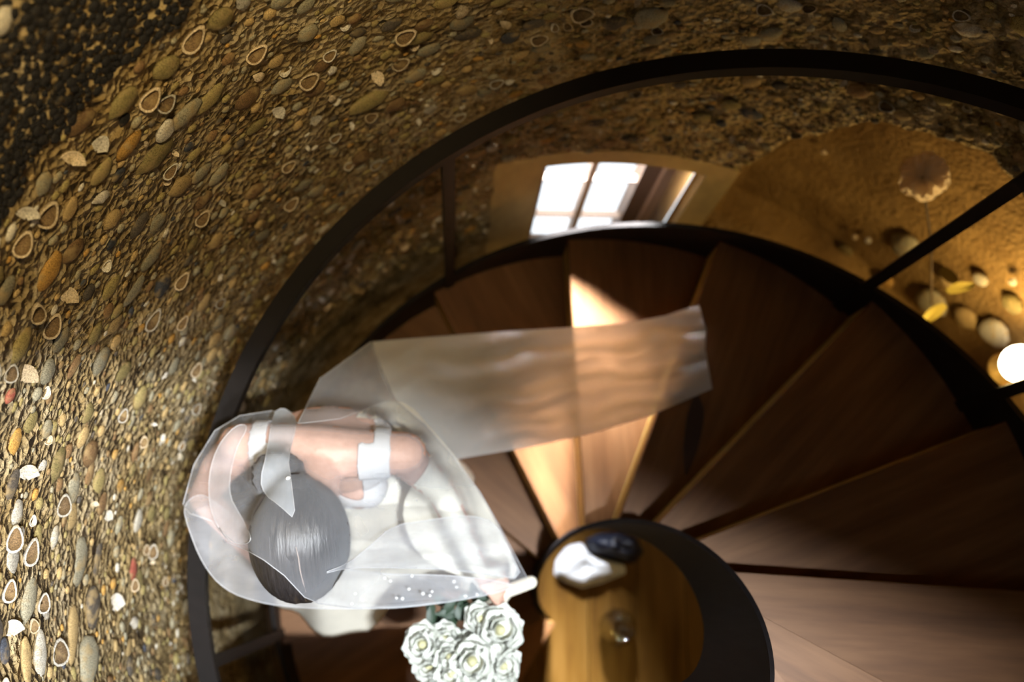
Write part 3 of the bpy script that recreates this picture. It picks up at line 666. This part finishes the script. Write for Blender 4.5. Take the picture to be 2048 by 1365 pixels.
# head with face
def headfn(d, q):
    if d.z < -.2: q.x *= 1-.28*(-d.z-.2); q.y *= 1-.10*(-d.z-.2)
    return q
ellipsoid(bv, bf, HC, (.076, .095, .112), HM, 28, 18, headfn)
def hp(s, fw, u): return HC+HM @ Vector((s, fw, u))
tube(bv, bf, [hp(0, .088, .012), hp(0, .102, -.018), hp(0, .106, -.034)], [.008, .011, .014], 10, HS)        # nose
tube(bv, bf, [hp(-.022, .090, -.066), hp(0, .097, -.066), hp(.022, .090, -.066)], [.006, .009, .006], 8, HU)     # mouth
ellipsoid(bv, bf, hp(0, .075, -.100), (.024, .02, .018), HM, 10, 8)                                              # chin
for s in (-1, 1):
    ellipsoid(bv, bf, hp(s*.076, -.005, -.01), (.010, .020, .032), HM, 10, 8)                                    # ears
    tube(bv, bf, [hp(s*.015, .090, .022), hp(s*.045, .082, .024)], [.007, .007], 8, HU)                          # brows
# arms: shoulder, elbow, wrist
def arm(P, r): tube(bv, bf, P, r, 14, Vector((0, 0, 1)))
ELL, WRL = W(-.035, .175, -2.40), W(.060, -.015, -2.44)       # her left arm, carrying the bouquet
ELR, WRR = W(-.580, .150, -2.36), W(-.415, -.03, -2.50)      # her right arm, gathering the skirt
arm([W(-.115, .236, -2.165), W(-.085, .212, -2.28), ELL], [.048, .041, .034]); arm([ELL, ELL.lerp(WRL, .4), WRL], [.034, .033, .023])
arm([W(-.455, .252, -2.165), W(-.525, .210, -2.26), ELR], [.048, .041, .034]); arm([ELR, ELR.lerp(WRR, .4), WRR], [.034, .033, .023])
def hand(wr, d, palm_n, curl, spread=1.0, thumb=1):
    """palm, four bent fingers of unequal length and a thumb leaving the side of the palm"""
    d = d.normalized(); n = (palm_n-d*palm_n.dot(d)).normalized(); s = d.cross(n)*thumb
    tube(bv, bf, [wr, wr+d*.03, wr+d*.078], [(.024, .015), (.036, .016), (.038, .013)], 12, s)
    for i, (o, L) in enumerate(((-.030, .058), (-.010, .072), (.010, .078), (.030, .070))):
        b = wr+d*.075+s*o; ang = 0; p = b; pts = [b-d*.012]; 
        for q, l in enumerate((.42, .33, .25)):
            ang += curl[q]; p = p+(d*math.cos(ang)+n*math.sin(ang)+s*o*1.2*spread)*(L*l); pts.append(p)
        tube(bv, bf, pts, [.0092, .009, .0083, .0072], 8, s)
    b = wr+d*.028+s*.030; tube(bv, bf, [b, b+(s*.6+d*.7+n*.3)*.032, b+(s*.45+d*.9+n*.6)*.058, b+(s*.2+d*1.0+n*.9)*.078], [.012, .0105, .0095, .008], 8, n)
HLW = (at(1000, 1178, -2.47)-WRL)                             # toward the bouquet handle
hand(WRL, HLW, Vector((-.25, -.35, -.9)), (.5, .95, .8), .5, 1)
HRW = W(-.29, -.125, -2.60)-WRR
hand(WRR, HRW, Vector((.3, .2, -.9)), (.6, .8, .6), .5, -1)
# legs: front foot on one step, rear foot on the step above
def leg(hip, knee, ank, toe):
    tube(bv, bf, [hip, hip.lerp(knee, .5), knee, knee.lerp(ank, .35), ank], [.082, .070, .050, .050, .034], 14, S_)
    tube(bv, bf, [ank+Vector((0, .03, -.02)), ank+Vector((0, -.02, -.03)), toe+Vector((0, .05, .03)), toe+Vector((0, 0, .022))], [.03, .036, .034, .022], 12, S_)
z6, z5 = -Z0-6*RISE, -Z0-5*RISE
leg(W(-.35, .27, -2.78), W(-.36, .18, z6+.50), W(-.36, .11, z6+.13), W(-.36, -.04, z6+.02))
leg(W(-.19, .275, -2.78), W(-.19, .24, z5+.42), W(-.19, .36, z5+.13), W(-.19, .22, z5+.02))
bme = evaluated(bv, bf, [('REMESH', dict(mode='VOXEL', voxel_size=.0052)), ('SMOOTH', dict(factor=.5, iterations=4))], 'body')
bme.materials.clear(); bme.materials.append(M_SKIN); bme.polygons.foreach_set('use_smooth', [True]*len(bme.polygons))
BODY = under(obj('body', bme), BR)
for s in (-1, 1):
    e = hp(s*.030, .083, .002); part('eye', lambda v, f: ellipsoid(v, f, e, (.011, .011, .011), None, 12, 8), M_EYE, BR, True)
part('lips', lambda v, f: tube(v, f, [hp(-.022, .094, -.066), hp(0, .103, -.066), hp(.022, .094, -.066)], [.004, .007, .004], 8, HU), M_LIP, BR, True)
# bodice: the gown's close-fitting top with wide straps and a scooped open back
nv = len(bme.vertices); co = np.empty(nv*3); bme.vertices.foreach_get('co', co); co = co.reshape(-1, 3)
no = np.array([tuple(x.vector) for x in bme.vertex_normals])
rel = co[:, 2]-H; xc = co[:, 0]+.284
def inbod(i):
    x, y, z = xc[i], co[i, 1], rel[i]
    if z < -2.72 or abs(x) > .172+.03*(z < -2.5): return False
    if z > -2.12+.0: pass
    if (x > .165 and z < -2.25) or (x < -.165 and z < -2.25): return False
    if z > -2.205 and not ((.100 if y > .25 else .072) < abs(x) < .152): return False
    back = y > .25
    if back and z > -2.46 and abs(x) < .070+.035*max(0, min(1, (z+2.46)/.30)): return False
    if not back and z > -2.27 and abs(x) < .075: return False
    if abs(x) > .150 and z > -2.27: return False
    if y < .13: return False
    return True
keep = np.array([inbod(i) for i in range(nv)])
vm = {}; V, F = [], []
for p in bme.polygons:
    if all(keep[i] for i in p.vertices):
        for i in p.vertices:
            if i not in vm: vm[i] = len(V); V.append(Vector(co[i]+no[i]*.007))
        F.append([vm[i] for i in p.vertices])
bo = bpy.data.objects.new('bodice', mesh('bodice', V, F, M_BODICE, True)); link(bo); under(bo, BR)
sm = bo.modifiers.new('SMOOTH', 'SMOOTH'); sm.iterations = 6; so = bo.modifiers.new('SOLIDIFY', 'SOLIDIFY'); so.thickness = .004
# skirt: full A-line, folds, held up at the front by her right hand
HEM = [(0, .29, -3.10), (20, .30, -3.08), (40, .28, -3.1), (90, .30, -3.2), (120, .27, -3.28), (150, .25, -3.36), (180, .29, -3.46), (215, .36, -3.40), (240, .46, -3.12), (258, .50, -2.98), (272, .44, -3.0), (285, .41, -3.1), (300, .45, -3.16), (318, .50, -3.14), (328, .50, -3.12), (340, .40, -3.12), (352, .32, -3.1), (360, .29, -3.10)]
def hemf(t):
    d = math.degrees(t) % 360
    for (a, r, z), (b, r2, z2) in zip(HEM, HEM[1:]):
        if a <= d <= b: k = (d-a)/(b-a); k = k*k*(3-2*k); return r+(r2-r)*k, z+(z2-z)*k
v, f = [], []; NS, NR = 120, 26; c0 = W(-.268, .28, -2.50)
for j in range(NR+1):
    s = j/NR
    for i in range(NS):
        t = 2*math.pi*i/NS; r1, z1 = hemf(t)
        r0x, r0y = .136, .108; e = s**.7
        rx = r0x*math.cos(t)*(1-e)+r1*math.cos(t)*e; ry = r0y*math.sin(t)*(1-e)+r1*math.sin(t)*e
        fo = (math.sin(9*t+1.3*math.sin(3*t)+2*s)+.5*math.sin(17*t+2*s))*.022*s**1.2+.012*noise.noise(Vector((math.cos(t)*3, math.sin(t)*3, s*3)))*s
        d = Vector((math.cos(t), math.sin(t), 0)); z = -2.50+(z1+2.50)*s**1.15
        v.append(W(c0.x+rx+d.x*fo, c0.y+ry+d.y*fo, z+.015*math.sin(11*t)*s))
for j in range(NR):
    for i in range(NS): f.append((j*NS+i, (j+1)*NS+i, (j+1)*NS+(i+1) % NS, j*NS+(i+1) % NS))
sk = under(mk('skirt', v, f, M_DRESS, None, True), BR); so = sk.modifiers.new('SOLIDIFY', 'SOLIDIFY'); so.thickness = .003
# pixel-traced cloth sheets: outline in the picture, heights from a few control points, kept clear of the body
def tps(ctrl):
    P = np.array([(c[0], c[1]) for c in ctrl], float)/300; z = np.array([c[2] for c in ctrl], float); n = len(P)
    U = lambda r2: np.where(r2 > 1e-12, r2*np.log(np.maximum(r2, 1e-12)), 0)
    K = U(((P[:, None]-P[None])**2).sum(-1))+np.eye(n)*1e-3; A = np.hstack([np.ones((n, 1)), P])
    M = np.block([[K, A], [A.T, np.zeros((3, 3))]]); w_ = np.linalg.solve(M, np.r_[z, 0, 0, 0])
    def fz(x, y):
        q = np.array([x, y])/300; r2 = ((P-q)**2).sum(-1); return float(U(r2) @ w_[:n]+w_[n]+w_[n+1:] @ q)
    return fz
def smooth_poly(pts, it=2):
    for _ in range(it):
        o = []
        for a, b in zip(pts, pts[1:]+pts[:1]): o += [(a[0]*.75+b[0]*.25, a[1]*.75+b[1]*.25), (a[0]*.25+b[0]*.75, a[1]*.25+b[1]*.75)]
        pts = o
    return pts
def inside(x, y, P):
    r = False
    for (x1, y1), (x2, y2) in zip(P, P[1:]+P[:1]):
        if (y1 > y) != (y2 > y) and x < (x2-x1)*(y-y1)/(y2-y1)+x1: r = not r
    return r
TREES = []
def sheet(name, outline, ctrl, mat, step=11, clear=.008, soft=1, wr=.004, wdir=(1, .3), hem=True, parent=None, label=None, relax=3, rad=None):
    P = smooth_poly(outline, soft); fz = tps(ctrl)
    dense = []
    for a, b in zip(P, P[1:]+P[:1]):
        k = max(1, int(math.hypot(b[0]-a[0], b[1]-a[1])/step)); dense += [(a[0]+(b[0]-a[0])*i/k, a[1]+(b[1]-a[1])*i/k) for i in range(k)]
    pts = list(dense); x0, x1 = min(p[0] for p in P), max(p[0] for p in P); y0, y1 = min(p[1] for p in P), max(p[1] for p in P)
    r = 0; y = y0+step*.5
    while y < y1:
        x = x0+(step*.5 if r % 2 else 0)
        while x < x1:
            if inside(x, y, P) and min((x-q[0])**2+(y-q[1])**2 for q in dense) > (step*.55)**2: pts.append((x, y))
            x += step
        y += step*.866; r += 1
    nb = len(dense)
    vo, _, fo, _, _, _ = delaunay_2d_cdt([Vector(p) for p in pts], [], [list(range(nb))], 1, 1e-4)
    # free heights, then push above whatever body or cloth lies under it, and relax
    z = []; lim = []
    for p in vo:
        zz = fz(p.x, p.y)+wr*math.sin((p.x*wdir[0]+p.y*wdir[1])*.045+2*noise.noise(Vector((p.x*.01, p.y*.01, 0))))+wr*noise.noise(Vector((p.x*.02, p.y*.02, 5)))
        if rad:
            dx, dy = p.x-rad[0], p.y-rad[1]; q = math.hypot(dx, dy); ph = math.atan2(dy, dx)
            zz += rad[2]*min(1, q/180)*(math.sin(rad[3]*ph+2.5*noise.noise(Vector((dx*.006, dy*.006, 1))))+.6*abs(math.sin(rad[3]*.63*ph+1)))
        rr = pxray((p.x, p.y)); dn = rr.normalized(); m = -9
        for T in TREES:
            h = T.ray_cast(Vector((0, 0, H)), dn)
            if h[0] is not None: m = max(m, h[0].z-H+clear)
        lim.append(m); z.append(max(zz, m))
    nb_ = [set() for _ in vo]
    for q in fo:
        for a, b in zip(q, list(q[1:])+[q[0]]): nb_[a].add(b); nb_[b].add(a)
    for _ in range(relax):
        z = [max(lim[i], .5*z[i]+.5*sum(z[j] for j in nb_[i])/len(nb_[i])) if nb_[i] else z[i] for i in range(len(z))]
    V = [at(p.x, p.y, zz) for p, zz in zip(vo, z)]
    o = under(mk(name, V, [tuple(q) for q in fo], mat, None, True), parent or BR)
    if label: o['label'] = label
    if hem:
        hv, hf = [], []; L = [V[i]+Vector((0, 0, .001)) for i in range(nb)]+[V[0]]
        for a in range(0, nb, 60): tube(hv, hf, L[a:a+61], [.0010]*len(L[a:a+61]), 5, Vector((0, 0, 1)), False)
        h = mk('hem', hv, hf, M_HEM, None, True); h.parent = o; h.matrix_parent_inverse = Matrix.Translation(-BR.location)@Matrix.Identity(4)
        h.matrix_parent_inverse = o.matrix_parent_inverse.copy(); h.matrix_parent_inverse = Matrix.Identity(4)
    return o, V, fo
def tree_of(o):
    dg = bpy.context.evaluated_depsgraph_get(); e = o.evaluated_get(dg); m = e.to_mesh(); mw = o.matrix_parent_inverse
    off = Vector((0, 0, 0)); t = BVHTree.FromPolygons([q.co+off for q in m.vertices], [tuple(p.vertices) for p in m.polygons]); e.to_mesh_clear(); return t
# hair: cap combed back from a centre parting into a low bun
HHC = HC+Vector((-.004, .006, .008))
def hairfn(d, q):
    psi = math.atan2(d.x, d.z+.15); k = .010*(.5*math.sin(psi*34+3*noise.noise(d*2.5))+.5*noise.noise(Vector((psi*14, d.y*1.2, 2))))
    part_ = math.exp(-(d.x/.05)**2)*(1 if d.y > -.1 else 0)*max(0, d.z)*.045
    return q*(1+k-part_)
hv, hf = [], []; ellipsoid(hv, hf, (0, 0, 0), (.099, .126, .116), None, 96, 56, hairfn)
kp = []
for q in hv:
    d = Vector((q.x/.099, q.y/.126, q.z/.116)); lim = -.42 if d.y < .1 else -.42+min(1, (d.y-.1)/.5)*.72
    kp.append(d.z > lim)
V, F, vm = [], [], {}
for q in hf:
    if all(kp[i] for i in q):
        for i in q:
            if i not in vm: vm[i] = len(V); V.append(hv[i])
        F.append([vm[i] for i in q])
hm_ = mesh('hair', V, F, M_HAIR, True); HAIR = obj('hair', hm_, BR); hmw = Matrix.Translation(HHC-BR.location) @ HM.to_4x4()
HAIR.matrix_local = hmw
so = HAIR.modifiers.new('SOLIDIFY', 'SOLIDIFY'); so.thickness = .012
bc = at(556, 950, -2.045)
def bunfn(d, q):
    a = math.atan2(d.y, d.x); return q*(1+.05*math.sin(3*a+7*d.z)+.03*math.sin(14*a+5*d.z))
bn = part('hair_bun', lambda v, f: ellipsoid(v, f, bc, (.054, .046, .046), None, 40, 24, bunfn), M_HAIR, BR, True)
nk = part('hair_nape', lambda v, f: tube(v, f, [HHC+HM @ Vector((0, -.09, .0)), bc.lerp(HC, .25)], [.05, .035], 14), M_HAIR, BR, True)
p0 = [at(x, y, -1.93) for x, y in ((592, 1095), (597, 1117), (600, 1140), (606, 1165), (612, 1185))]
def on_hair(p):
    M = Matrix.Translation(HHC) @ HM.to_4x4(); loc = M.inverted() @ Vector((0, 0, H)); d = (M.inverted() @ p-loc).normalized()
    h = BVHTree.FromPolygons([q for q in V], F).ray_cast(loc, d); return M @ h[0] if h[0] else p
part('hair_parting', lambda v, f: tube(v, f, [on_hair(p) for p in p0], [.0008, .0014, .0016, .0014, .0008], 6), plain('scalp', (.30, .24, .21), .5), BR, True)  # scalp line of the parting; its pale tone also paints the glint there
def world_tree(o):
    bpy.context.view_layer.update(); dg = bpy.context.evaluated_depsgraph_get(); e = o.evaluated_get(dg); m = e.to_mesh()
    t = BVHTree.FromPolygons([o.matrix_world @ q.co for q in m.vertices], [tuple(p.vertices) for p in m.polygons]); e.to_mesh_clear(); return t
TREES = [world_tree(o) for o in (BODY, bo, HAIR, bn, nk)]
# lower front layer of the veil, passing below the face on the left
_T, TREES = TREES, []
sheet('veil_front_layer', [(366, 1010), (374, 1050), (405, 1130), (450, 1182), (520, 1207), (600, 1217), (700, 1219), (800, 1217), (900, 1205), (1000, 1186), (1040, 1168), (900, 1150), (760, 1150), (640, 1130), (520, 1080), (440, 1010), (400, 985)],
      [(366, 1010, -2.22), (405, 1130, -2.26), (520, 1207, -2.30), (600, 1217, -2.30), (800, 1217, -2.30), (1000, 1186, -2.32), (1040, 1168, -2.34), (760, 1150, -2.26), (520, 1080, -2.26), (440, 1010, -2.24)], M_VEIL, soft=2)
TREES = _T
# long train trailing back up the steps
tr, trV, _ = sheet('veil_train', [(745, 684), (870, 674), (1000, 664), (1150, 655), (1245, 648), (1330, 632), (1398, 610), (1412, 660), (1410, 700), (1424, 778), (1300, 832), (1180, 868), (1050, 896), (905, 920), (868, 880), (800, 812), (768, 760)],
      [(745, 684, -2.66), (870, 674, -2.72), (1150, 655, -2.78), (1245, 648, -2.78), (1398, 610, -2.78), (1424, 778, -2.77), (1300, 832, -2.80), (1180, 760, -2.78), (1050, 896, -2.82), (905, 920, -2.74), (868, 880, -2.6), (800, 812, -2.5), (1000, 760, -2.76)], M_TRAIN, soft=0, wr=.014, wdir=(.35, 2.2), relax=1, label='long sheer veil train trailing up the steps')
sdo, _, _ = sheet('skirt_drape', [(700, 835), (770, 800), (820, 808), (858, 852), (905, 905), (960, 985), (1010, 1080), (1042, 1158), (985, 1160), (900, 1150), (835, 1110), (805, 1045), (810, 990), (850, 945), (862, 915), (842, 880), (800, 842), (745, 838)],
      [(700, 835, -2.34), (770, 800, -2.46), (820, 808, -2.48), (858, 852, -2.44), (905, 905, -2.46), (960, 985, -2.58), (1042, 1158, -2.78), (900, 1150, -2.56), (835, 1110, -2.50), (810, 1000, -2.45), (856, 940, -2.38), (842, 880, -2.34)], M_DRESS, step=8, soft=1, clear=.01, wr=.012, wdir=(1.6, -.9), hem=False, label='ivory satin gathered up over her arm')
TREES.append(world_tree(sdo))
# main layer over hair and shoulders
mv, mvV, _ = sheet('veil_main_layer', [(366, 1010), (380, 1028), (424, 1043), (461, 1087), (495, 1102), (528, 1121), (569, 1152), (609, 1195), (640, 1208), (700, 1217), (800, 1215), (900, 1204), (1000, 1184), (1058, 1164), (1040, 1130), (1000, 1055), (960, 985), (905, 912), (850, 850), (790, 800), (742, 684), (640, 758), (596, 846), (545, 822), (480, 832), (430, 862), (388, 930)],
      [(366, 1010, -2.20), (424, 1043, -2.16), (461, 1087, -2.10), (609, 1195, -1.99), (700, 1217, -2.20), (800, 1215, -2.26), (1000, 1184, -2.32), (1058, 1164, -2.36), (1000, 1055, -2.40), (905, 912, -2.42), (790, 800, -2.46), (742, 684, -2.60), (640, 758, -2.50), (596, 846, -2.30), (545, 822, -2.26), (430, 862, -2.24), (388, 930, -2.22), (600, 1080, -1.93), (800, 1080, -2.24), (760, 940, -2.17)], M_VEILM, soft=0, clear=.012, step=9, relax=1, rad=(577, 955, .012, 17), wr=.006, wdir=(.6, .9), label='sheer white veil over her hair and shoulders')
MVT = world_tree(mv); TREES.append(MVT)
sheet('veil_fold', [(520, 962), (534, 905), (546, 826), (566, 815), (588, 830), (594, 850), (576, 915), (582, 960), (592, 1042), (560, 1012), (530, 990)],
      [(520, 962, -2.03), (546, 826, -2.22), (594, 850, -2.2), (592, 1042, -1.93), (566, 915, -2.0)], M_VEIL2, step=8, soft=1, clear=.006, wr=.001, label='folded corner of veil pinned over the bun')
sheet('veil_fold', [(640, 1150), (697, 1127), (735, 1098), (785, 1052), (860, 1040), (940, 1030), (992, 1046), (1020, 1100), (1046, 1160), (980, 1150), (900, 1140), (800, 1136), (697, 1136)],
      [(640, 1150, -1.95), (735, 1098, -2.08), (785, 1052, -2.15), (940, 1030, -2.30), (1046, 1160, -2.30), (900, 1140, -2.24), (697, 1136, -2.06)], M_VEIL, step=10, soft=1, clear=.006, wr=.008, wdir=(.5, 2.4), relax=1)
sheet('veil_fold', [(742, 684), (640, 758), (596, 848), (680, 838), (770, 805), (786, 798), (762, 745)],
      [(742, 684, -2.56), (640, 758, -2.47), (596, 848, -2.28), (770, 805, -2.42)], M_VEIL, step=10, soft=0, clear=.006, wr=.002)
sheet('veil_fold', [(425, 1040), (461, 1084), (490, 1090), (503, 1082), (498, 1062), (480, 1030), (455, 985), (470, 900), (500, 850), (470, 850), (430, 900), (415, 970)],
      [(425, 1040, -2.12), (490, 1090, -2.03), (498, 1062, -2.04), (455, 985, -2.12), (500, 850, -2.2), (430, 900, -2.2)], M_VEIL, step=9, soft=2, clear=.008, wr=.003)
# pearl pin and pearls sewn on the veil
def on_veil(x, y, up=.003):
    best = None
    for T in (MVT,):
        h = T.ray_cast(Vector((0, 0, H)), pxray((x, y)).normalized())
        if h[0]: best = h[0]
    return (best or at(x, y, -2.2))+Vector((0, 0, up))
PM = mesh('pearl', *(lambda v, f: (ellipsoid(v, f, (0, 0, 0), (1, 1, 1), None, 10, 6), (v, f))[1])([], []), M_PEARL, True)
for (x, y, r) in ((577, 958, .005), (781, 1163, .0032), (824, 1153, .003), (818, 1179, .0032), (726, 1200, .0034), (711, 1188, .003), (793, 1197, .003), (805, 1198, .0036), (846, 1188, .0038), (860, 1192, .003), (864, 1184, .0028), (908, 1164, .0038), (913, 1175, .003), (931, 1193, .0036), (954, 1190, .0034), (704, 1208, .003), (770, 1157, .0026)):
    o = obj('pearl', PM); o.scale = (r, r, r); o.location = on_veil(x, y); under(o, BR)
# bouquet of white roses held in her left hand
BC = at(935, 1290, -2.50)
BQ = empty('bouquet', at(1000, 1178, -2.47)); tag(BQ, 'bouquet of white roses with dark green leaves held low at her side', 'bouquet')
def petal_mesh(L, W_, cup, seed):
    v, f = [], []; nr, nw = 5, 6
    for i in range(nr+1):
        t = i/nr
        for j in range(nw+1):
            s = j/nw*2-1; wd = W_*math.sin(math.pi*(.12+.68*t))**.8
            v.append(Vector((wd*s, cup*(t**.6)*(1-.55*s*s*1.0)-.2*cup*t**3*2, L*t*(1-.10*s*s)+.06*L*math.sin(5*s+seed)*t)))
    for i in range(nr):
        for j in range(nw): a = i*(nw+1)+j; f.append((a, a+1, a+nw+2, a+nw+1))
    return mesh('petal', v, f, M_PETAL, True)
PMS = [petal_mesh(1, .62, .35, 1), petal_mesh(1.0, .72, .55, 2), petal_mesh(.95, .8, .7, 3)]
M_CORE = plain('rose_heart', (.55, .52, .30), .7)
def rose(c, up, size):
    up = up.normalized(); e1 = up.orthogonal().normalized(); e2 = up.cross(e1); R0 = Matrix((e1, e2, up)).transposed()
    rt = under(mk('rose', *(lambda v, f: (ellipsoid(v, f, c+up*size*.12, (size*.20, size*.20, size*.30), R0, 10, 8), (v, f))[1])([], []), M_CORE, None, True), BQ)
    k = 0
    for ring, (n, rad, tilt, L) in enumerate(((3, .08, .05, .62), (4, .18, .28, .66), (5, .30, .62, .70), (6, .36, 1.05, .72))):
        for i in range(n):
            a = 2*math.pi*(i+.37*ring)/n+random.uniform(-.2, .2)
            M = Matrix.Translation(c) @ R0.to_4x4() @ Matrix.Rotation(a, 4, 'Z') @ Matrix.Translation((0, size*rad*.55, -size*.12)) @ Matrix.Rotation(-tilt+random.uniform(-.12, .12), 4, 'X') @ Matrix.Diagonal((size*.72, size*.72, size*L*1.05, 1))
            p = obj('petal', PMS[k % 3]); p.parent = rt; p.matrix_parent_inverse = Matrix.Identity(4); p.matrix_local = Matrix.Translation(rt.matrix_parent_inverse.translation*0) @ M; k += 1
for (x, y, dz, s, ox, oy) in ((848, 1290, 0, .058, -.5, .1), (890, 1282, -.005, .05, -.1, .4), (960, 1240, .0, .046, .1, .5), (998, 1262, .012, .066, .4, .2), (945, 1322, .03, .064, -.1, -.2), (905, 1345, .015, .05, -.4, -.5), (942, 1290, .0, .044, .1, .4), (985, 1300, .01, .044, .3, 0), (1003, 1330, -.01, .056, .6, -.3), (860, 1330, -.02, .05, -.6, -.2), (955, 1365, .0, .058, .1, -.8), (900, 1315, .018, .046, -.2, 0), (1000, 1362, -.03, .05, .5, -.8)):
    rose(at(x, y, -2.47+dz), Vector((ox*.7, oy*.7, 1)), s)
hd = at(1062, 1165, -2.46)
part('stem_bundle', lambda v, f: tube(v, f, [at(945, 1285, -2.56), at(985, 1215, -2.52), at(1015, 1182, -2.49), hd], [.03, .022, .017, .016], 14), plain('ribbon_wrap', (.80, .74, .62), .5, var=.05), BQ, True)
def leaf(v, f, c, d, L, w_):
    d = d.normalized(); s = d.cross(Vector((0, 0, 1))).normalized(); b = len(v); n = 8
    for i in range(n+1):
        t = i/n; wd = w_*math.sin(math.pi*min(1, t*.96+.02))**.8; p = c+d*L*t+Vector((0, 0, -.25*L*t*t))
        v += [p-s*wd+Vector((0, 0, .15*wd)), p-Vector((0, 0, .1*wd)), p+s*wd+Vector((0, 0, .15*wd))]
    for i in range(n):
        for j in (0, 1): a = b+3*i+j; f.append((a, a+1, a+4, a+3))
for i in range(64):
    x, y = random.uniform(860, 1005), random.uniform(1195, 1290); c = at(x, y, -2.49-random.uniform(0, .07)); t = random.uniform(0, 6.28)
    part('leaf', lambda v, f: leaf(v, f, c, Vector((math.cos(t), math.sin(t), random.uniform(-.2, .4))), random.uniform(.03, .06), random.uniform(.008, .014)), M_LEAF, BQ, True)
